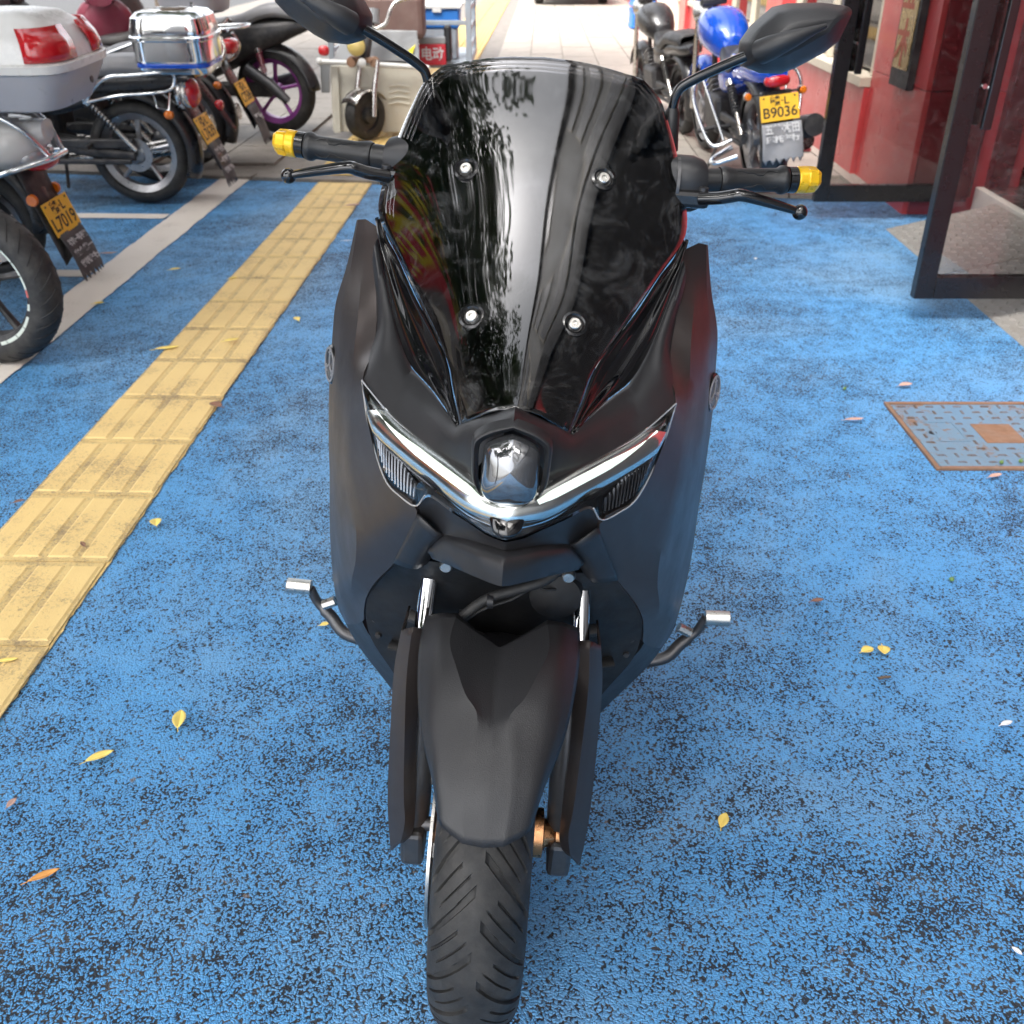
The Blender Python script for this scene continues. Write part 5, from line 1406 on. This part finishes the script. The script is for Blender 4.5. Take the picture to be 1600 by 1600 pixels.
# --- blue motorcycle on the right
hd = R(4)
mbl, B = motorcycle('motorcycle', 'blue motorcycle with chrome crash guards beside the red wall', (1.445, 5.88, .028), hd, 'blue_paint', 'seat_black', -.12, .285, 'alloy', group='motorcycles beside the red wall')
tl = B('tail_light', 'red_lens', MB().ball((0, -.32, .625), (.07, .04, .032), 20, 10, .8))
for s in (-1, 1): indicator_(mbl, (s * .08, -.28, .56), s, 'chrome_old'); B('indicator_lens', 'orange_lens', MB().lathe([(0, -.03), (.016, -.027), (.02, -.018)], (s * .148, -.285, .56), 'Y', 16))
B('plate_holder', 'bike_black', MB().box((0, -.33, .45), (.17, .03, .26), Matrix.Rotation(R(-18), 3, 'X')), smooth=False, bevel=.01)
plate_(mbl, (0, -.375, .500), R(18), '赣·L', 'B9036', .205, .13)
flap_(mbl, (0, -.41, .43), .205, .21, R(12), (('五羊·本田', .055, .16), ('摩托车行', .036, .40)), teeth=6, seed=21, curl=.012, mt='flap_pale')
for s in (-1, 1):
    B('crash_guard', 'chrome', MB().tube(spline([(s * .12, .30, .62), (s * .26, .28, .60), (s * .31, .26, .55), (s * .31, .22, .45), (s * .26, .14, .28), (s * .22, .10, .25), (s * .13, .10, .27)], 5), .011, 12).tube([(s * .25, .285, .60), (s * .17, .12, .27)], .008, 10))
    B('pillion_step', 'chrome', MB().tube(spline([(s * .14, .06, .24), (s * .26, .02, .20), (s * .27, -.06, .19), (s * .15, -.10, .22)], 4), .014, 10))
B('muffler', 'bike_dark', MB().tube([(.16, .2, .28), (.18, -.15, .34), (.19, -.38, .39)], [.04, .062, .058], 20))
B('grab_rail', 'chrome', MB().tube(spline([(-.12, .1, .72), (-.13, -.2, .74), (0, -.36, .76), (.13, -.2, .74), (.12, .1, .72)], 5), .010, 10))
# --- dark motorcycle further along the wall
mbk, B = motorcycle('motorcycle', 'black motorcycle parked ahead of the blue one', (1.30, 7.75, .028), R(8), 'bike_black', 'seat_black', -.12, .27, 'bike_dark', group='motorcycles beside the red wall', scale=.92)

# ================================================================== cargo tricycle facing the viewer
TY = 7.55
tr = empty('cargo_tricycle', (-1.1, TY, .028)); tr.matrix_world = Matrix.Identity(4)
tag(tr, 'cream electric cargo tricycle with yellow headlamp facing the viewer', 'tricycle')
def tb2(name, mt, m, par=None, **k): return m.build(name, mt, par or tr, **k)
def P(px, py, y=TY): return G(px, py, y)
wc = Vector((-1.06, TY - .05, .19))
m = MB(); m.lathe([(.095, -.045), (.125, -.055), (.155, -.048), (.165, 0), (.155, .048), (.125, .055), (.095, .045)], (0, 0, 0), 'X', 40, closed=True)
rot = Matrix.Rotation(R(-38), 3, 'Z'); m.v = [tuple(rot @ Vector(v) + wc) for v in m.v]
ty = tb2('front_wheel', 'rubber', m)
m = MB(); m.lathe([(.02, -.065), (.05, -.06), (.06, -.03), (.1, -.03), (.1, .03), (.06, .03), (.05, .06), (.02, .065)], (0, 0, 0), 'X', 28); m.v = [tuple(rot @ Vector(v) + wc) for v in m.v]; tb2('hub', 'bike_dark', m, par=ty)
rows = []
for i in range(9):
    a = R(35 + 110 * i / 8); rows.append([rot @ Vector((x, -math.cos(a) * .19, math.sin(a) * .19 - abs(x) * .25)) + wc for x in (-.075, -.04, 0, .04, .075)])
tb2('front_fender', 'chrome_old', MB().grid(rows), solid=.003)
for s in (-1, 1):
    tb2('fork', 'chrome_old', MB().tube([wc + rot @ Vector((s * .085, 0, 0)), wc + rot @ Vector((s * .085, .02, .16)), wc + rot @ Vector((s * .085, .08, .36))], [.022, .020, .016], 12))
tb2('fork_bridge', 'rusty', MB().box(wc + Vector((0, .08, .36)), (.22, .06, .035), rot), smooth=False, bevel=.01)
for px in (549, 585): tb2('spring_cap', 'rusty', MB().lathe([(0, -.03), (.03, -.028), (.036, 0), (.036, .02)], P(px, 97, TY - .02), 'Y', 18))
tb2('horn', 'white_paint', MB().lathe([(.018, -.05), (.03, -.045), (.02, -.02), (.02, .02)], P(567, 97, TY - .02), 'Y', 18))
hl_ = tb2('headlamp', 'steel_dark', MB().lathe([(.064, -.02), (.068, 0), (.05, .06), (.02, .09)], P(557, 72, TY - .04), 'Y', 24))
tb2('lens', 'lamp_yellow', MB().lathe([(0, -.042), (.03, -.038), (.055, -.028), (.064, -.019)], P(557, 72, TY - .04), 'Y', 24), par=hl_)
# leg shield boards
def board(name, mt, quad, y0, y1=None, th=.02):
    y1 = y1 or y0; pts = [G(px, py, y) for px, py, y in quad]
    m = MB(); m.add(pts + [p + Vector((0, th, 0)) for p in pts], [(0, 1, 2, 3), (7, 6, 5, 4), (0, 4, 5, 1), (1, 5, 6, 2), (2, 6, 7, 3), (3, 7, 4, 0)]); return tb2(name, mt, m, smooth=False, bevel=.006)
Yb = TY + .12
board('front_board', 'cream', [(520, 205, Yb), (585, 208, Yb), (585, 104, Yb), (516, 102, Yb)], Yb)
board('front_board', 'cream', [(587, 206, Yb), (660, 208, Yb), (672, 104, Yb), (587, 104, Yb)], Yb)
board('board_edge', 'cream', [(522, 208, Yb - .03), (533, 208, Yb - .03), (528, 103, Yb - .03), (517, 103, Yb - .03)], Yb, th=.028)
board('side_board', 'trike_grey', [(502, 145, Yb + .1), (515, 145, Yb + .1), (515, 98, Yb + .1), (500, 98, Yb + .1)], Yb)
for k in range(4):
    tb2('pressed_rib', 'cream', MB().tube(spline([G(608, 136 + 9 * k, Yb - .002), G(622, 133 + 9 * k, Yb - .006), G(640, 136 + 9 * k, Yb - .002)], 4), .006, 8))
tb2('bumper_bar', 'white_paint', MB().tube([P(497, 96, TY + .06), P(560, 99, TY + .06), P(670, 106, TY + .06)], .018, 14).ball(P(499, 96, TY + .06), .026, 14, 10))
tb2('reflector', 'red_lens', MB().ball(P(506, 79, TY + .1), (.04, .03, .035), 16, 10, .8))
board('dash_panel', 'trike_grey', [(520, 95, Yb + .05), (655, 96, Yb + .05), (652, 48, Yb + .12), (540, 46, Yb + .12)], Yb)
st_ = board('warning_sticker', 'label_yellow', [(620, 88, Yb + .045), (643, 88, Yb + .045), (650, 69, Yb + .072), (636, 80, Yb + .055)], Yb, th=.003)
tb2('steering_column', 'bike_dark', MB().tube([P(570, 92, TY), P(578, 30, TY + .12)], .035, 14))
tb2('column_cap', 'trike_grey', MB().tube([P(583, 36, TY + .1), P(583, 14, TY + .12)], .045, 18))
hbp = spline([P(588, 45, TY + .08), P(603, 36, TY + .09), P(612, 12, TY + .12), P(624, 1, TY + .14), P(660, -8, TY + .1)], 5)
tb2('handlebar', 'chrome_old', MB().tube(hbp, .014, 12).tube([mv for mv in [P(588, 45, TY + .08), P(560, 30, TY + .1), P(545, -5, TY + .14), P(510, -15, TY + .1)]], .014, 12))
tb2('seat', 'trike_brown', MB().box((P(615, 20, TY + .55) + Vector((0, .12, -.03))), (.44, .30, .30)), smooth=False, bevel=.04)
tb2('seat_support', 'bike_dark', MB().box((-.98, TY + .62, .40), (.40, .34, .24)), smooth=False, bevel=.02)
# cargo bed
b0, b1_ = TY + .95, TY + 2.1
xl, xr = -1.45, G(737, 90, b0).x
tb2('bed_floor', 'rail_blue', MB().box(((xl + xr) / 2, (b0 + b1_) / 2, .42), (xr - xl, b1_ - b0, .05)), smooth=False, bevel=.01)
for (x, y) in ((xr - .02, b0), (xl + .02, b0), (xr - .02, b1_), (xl + .02, b1_)):
    tb2('post', 'rail_blue', MB().box((x, y, .66), (.045, .045, .50)), smooth=False, bevel=.004)
for z in (.52, .66, .80, .90):
    tb2('side_rail', 'rail_blue', MB().box((xr - .02, (b0 + b1_) / 2, z), (.022, b1_ - b0 - .05, .03)), smooth=False, bevel=.004)
    tb2('side_rail', 'rail_blue', MB().box((xl + .02, (b0 + b1_) / 2, z), (.022, b1_ - b0 - .05, .03)), smooth=False, bevel=.004)
tb2('front_rail', 'rail_blue', MB().box(((xl + xr) / 2, b0, .72), (xr - xl - .05, .022, .035)), smooth=False, bevel=.004)
for x in (xl + .12, xr - .12):
    w_ = tb2('rear_wheel', 'rubber', MB().lathe([(.10, -.05), (.15, -.06), (.19, -.05), (.20, 0), (.19, .05), (.15, .06), (.10, .05)], (x, b0 + .7, .228), 'X', 36, closed=True))
    tb2('hub', 'rusty', MB().lathe([(.02, -.05), (.10, -.04), (.10, .04), (.02, .05)], (x, b0 + .7, .228), 'X', 24), par=w_)
tb2('mudguard', 'bike_black', MB().box((G(700, 75, b0 - .08).x, b0 - .06, .58), (.06, .06, .26)), smooth=False, bevel=.02)
# things carried in the bed
bb = empty('tool_box'); tag(bb, 'blue plastic box with white rim in the tricycle bed', 'box')
c = G(685, 28, b0 + .25)
MB().box((c.x, b0 + .27, .74), (.34, .32, .14), None, 1.04).build('tub', 'crate_blue', bb, smooth=False, bevel=.015)
MB().box((c.x, b0 + .27, .823), (.38, .36, .024)).build('rim', 'white_paint', bb, smooth=False, bevel=.006)
MB().box((c.x, b0 + .10, .80), (.07, .02, .03)).build('latch', 'white_paint', bb, smooth=False, bevel=.004)
MB().box((c.x, b0 + .27, .56), (.30, .30, .22)).build('base_block', 'rail_blue', bb, smooth=False, bevel=.01)
rb_ = empty('battery_case'); tag(rb_, 'red labelled battery case hung at the tricycle bed front', 'case')
c = G(676, 85, b0 - .10)
MB().box((c.x, b0 - .08, c.z), (.21, .09, .15)).build('case', 'label_red', rb_, smooth=False, bevel=.008)
MB().box((c.x, b0 - .08, c.z + .10), (.21, .09, .05)).build('lid', 'trike_grey', rb_, smooth=False, bevel=.008)
text('电动', .10, 'white_decal', rb_, (c.x, b0 - .1265, c.z), (1, 0, 0), (0, 0, 1), width=.17, bold=.002)

# ================================================================== far pavement: crates, board, car
cm = None
for k in range(2):
    r_ = empty('crate', street(1.60, 17.6, .028 + .31 * k)); tag(r_, ('blue plastic crate at the foot of the far stack', 'blue plastic crate on top of the far stack')[k], 'crate', 'stacked blue crates')
    MB().box((0, 0, .145), (.36, .50, .285), None, 1.02).build('tub', 'crate_blue', r_, smooth=False, bevel=.012)
    for zz in (.03, .27): MB().box((0, 0, zz), (.385, .525, .03)).build('rib', 'crate_blue', r_, smooth=False, bevel=.006)
    m = MB(); m.prism([(-.03, -.07), (.03, -.07), (.03, .02), (.012, .05), (.012, .09), (-.012, .09), (-.012, .05), (-.03, .02)], (0, -.258, .15), (1, 0, 0), (0, 0, 1), .004); m.build('bottle_emblem', 'label_yellow', r_, smooth=False)
ab = empty('notice_board', street(1.83, 15.6, .028), -R(25)); tag(ab, 'cream notice board leaning beside the blue crates', 'board')
MB().box((0, 0, .55), (.42, .03, 1.05), Matrix.Rotation(R(-8), 3, 'X')).build('panel', 'wall_cream', ab, smooth=False, bevel=.006)
for s in (-1, 1): MB().box((s * .2, .12, .45), (.03, .03, .92), Matrix.Rotation(R(14), 3, 'X')).build('leg', 'twig', ab, smooth=False, bevel=.003)
car = empty('parked_car', street(.62, 24.2, .03)); tag(car, 'dark parked car at the far end of the pavement', 'car')
for x in (-.70, .70):
    for y in (0, 2.5):
        t_ = MB().lathe([(.19, -.09), (.28, -.10), (.32, -.08), (.325, 0), (.32, .08), (.28, .10), (.19, .09)], (x, y, .325), 'X', 36, closed=True).build('tyre', 'rubber', car)
        MB().lathe([(.02, -.07), (.19, -.08), (.19, .08), (.02, .07)], (x, y, .325), 'X', 24).build('wheel_disc', 'alloy', t_)
loft(car, 'body', 'car_paint', [(-.65, .62, .70, .25), (-.55, .65, .80, .32), (.4, .72, .85, .38), (2.0, .72, .86, .38), (3.2, .62, .80, .28), (3.35, .58, .7, .2)], 24, .45)
loft(car, 'cabin', 'window_glass', [(-.5, 1.05, .6, .08), (-.2, 1.2, .68, .2), (1.2, 1.25, .68, .22), (2.1, 1.05, .62, .08)], 20, .5)

# ================================================================== fallen leaves and litter, one object each
def leaf(px, py, mt, ln, wd, rot, label, z=.012, curl=.25, name='fallen_leaf', cat='leaf'):
    p = Z(px, py, z); rows = []
    for i in range(9):
        t = i / 8; ww = wd / 2 * (math.sin(math.pi * min(1, t * .97 + .03)) ** .8); y = (t - .5) * ln
        rows.append([Vector((x * ww, y, .002 + abs(x) * ww * .5 + curl * ln * (t - .5) ** 2 * (1.5 if t > .5 else .5))) for x in (-1, -.5, 0, .5, 1)])
    m = MB().grid(rows)
    if ln > .02: m.tube([(0, -ln / 2, .003), (ln * .05, -ln * .72, .004)], .0009, 5)
    o = m.build(name, mt, None, solid=.0006)
    o.location = p; o.rotation_euler = (0, 0, R(rot)); tag(o, label, cat, 'litter on the road')
YL, OR, BR, PK = 'leaf_dry_yellow', 'leaf_dry_orange', 'leaf_dry_brown', 'leaf_dry_pink'
leaf(281, 1126, YL, .048, .026, 8, 'yellow leaf with a pointed stalk left of the front wheel')
leaf(157, 1184, YL, .050, .020, -60, 'pale yellow leaf below the tactile strip, lying crosswise')
leaf(70, 1370, OR, .048, .015, -62, 'orange and yellow curled leaf near the lower left corner')
leaf(19, 1256, PK, .022, .012, -20, 'small reddish leaf at the left edge')
leaf(12, 1034, YL, .045, .014, -80, 'yellow leaf on the edge of the tactile strip at far left')
leaf(1355, 1018, YL, .030, .022, -70, 'brown-spotted yellow leaf, left one of a pair')
leaf(1380, 1018, YL, .030, .026, 170, 'clear yellow leaf, right one of a pair')
leaf(1130, 1284, YL, .034, .018, -25, 'yellow leaf right of the front wheel')
leaf(1277, 940, BR, .030, .014, -80, 'brown leaf above the pair of yellow leaves')
leaf(244, 818, YL, .035, .030, 20, 'yellow leaf just right of the tactile strip')
leaf(337, 635, BR, .050, .036, 60, 'round brown leaf on the right edge of the tactile strip', z=.018)
leaf(262, 546, YL, .085, .028, -78, 'torn yellow leaf left of the tactile strip')
leaf(362, 533, YL, .055, .022, -70, 'yellow leaf lying across the tactile strip', z=.020)
leaf(464, 500, YL, .040, .028, 30, 'small pale leaf between tactile strip and scooter')
leaf(364, 436, YL, .040, .022, -60, 'pale leaf touching the left side of the tactile strip')
leaf(274, 422, YL, .050, .024, -70, 'pale leaf between white line and tactile strip')
leaf(155, 475, YL, .045, .020, -80, 'pale leaf beside the broad white line')
leaf(170, 397, PK, .085, .020, -85, 'pinkish leaf beside the mud flap of the white scooter')
leaf(552, 322, PK, .085, .030, -80, 'pinkish leaf on the far end of the tactile strip', z=.022)
leaf(543, 377, 'white_decal', .045, .010, -88, 'white paper scrap between strip and scooter panel', name='paper_scrap', cat='litter')
leaf(1335, 657, PK, .060, .018, -86, 'pinkish leaf left of the utility cover')
leaf(1415, 603, PK, .050, .026, -75, 'tan leaf above the utility cover')
leaf(1555, 745, PK, .045, .018, -70, 'tan leaf below the utility cover')
leaf(508, 977, YL, .022, .014, -70, 'small yellow leaf by the left foot peg')
leaf(130, 852, BR, .028, .012, 40, 'dark brown leaf on the tactile strip at lower left', z=.020)
leaf(30, 785, BR, .030, .014, -60, 'dark brown leaf left of the tactile strip')
leaf(1180, 405, 'white_decal', .020, .016, 0, 'white speck of paper behind the right grip', name='paper_scrap', cat='litter')
leaf(1572, 1132, 'white_decal', .028, .012, -70, 'white paper scrap at the right edge', name='paper_scrap', cat='litter')
leaf(1588, 1487, 'white_decal', .016, .008, 40, 'tiny white scrap near the lower right corner', name='paper_scrap', cat='litter')
p = Z(1382, 1060, .012)
tw = MB().tube([(0, 0, 0), (.012, .003, .001), (.026, .005, 0)], [.0028, .0030, .0024], 8).build('twig', 'twig'); tw.location = p - Vector((.012, 0, -.0)); tag(tw, 'short brown twig below the pair of yellow leaves', 'twig', 'litter on the road')
for i, (px, py, lb) in enumerate(((1487, 905, 'green berry right of the scooter on open blue road'), (1565, 722, 'green berry near the edge of the utility cover'), (1595, 720, 'green berry at the right end of the utility cover'), (1320, 607, 'green berry above and left of the utility cover'))):
    p = Z(px, py, .013 if i not in (1, 2) else .020)
    b = MB().ball((0, 0, 0), (.006, .006, .0055), 12, 8).tube([(0, 0, .005), (.004, -.002, .010)], .0007, 5).build('berry', 'berry_green'); b.location = p; tag(b, lb, 'berry', 'litter on the road')
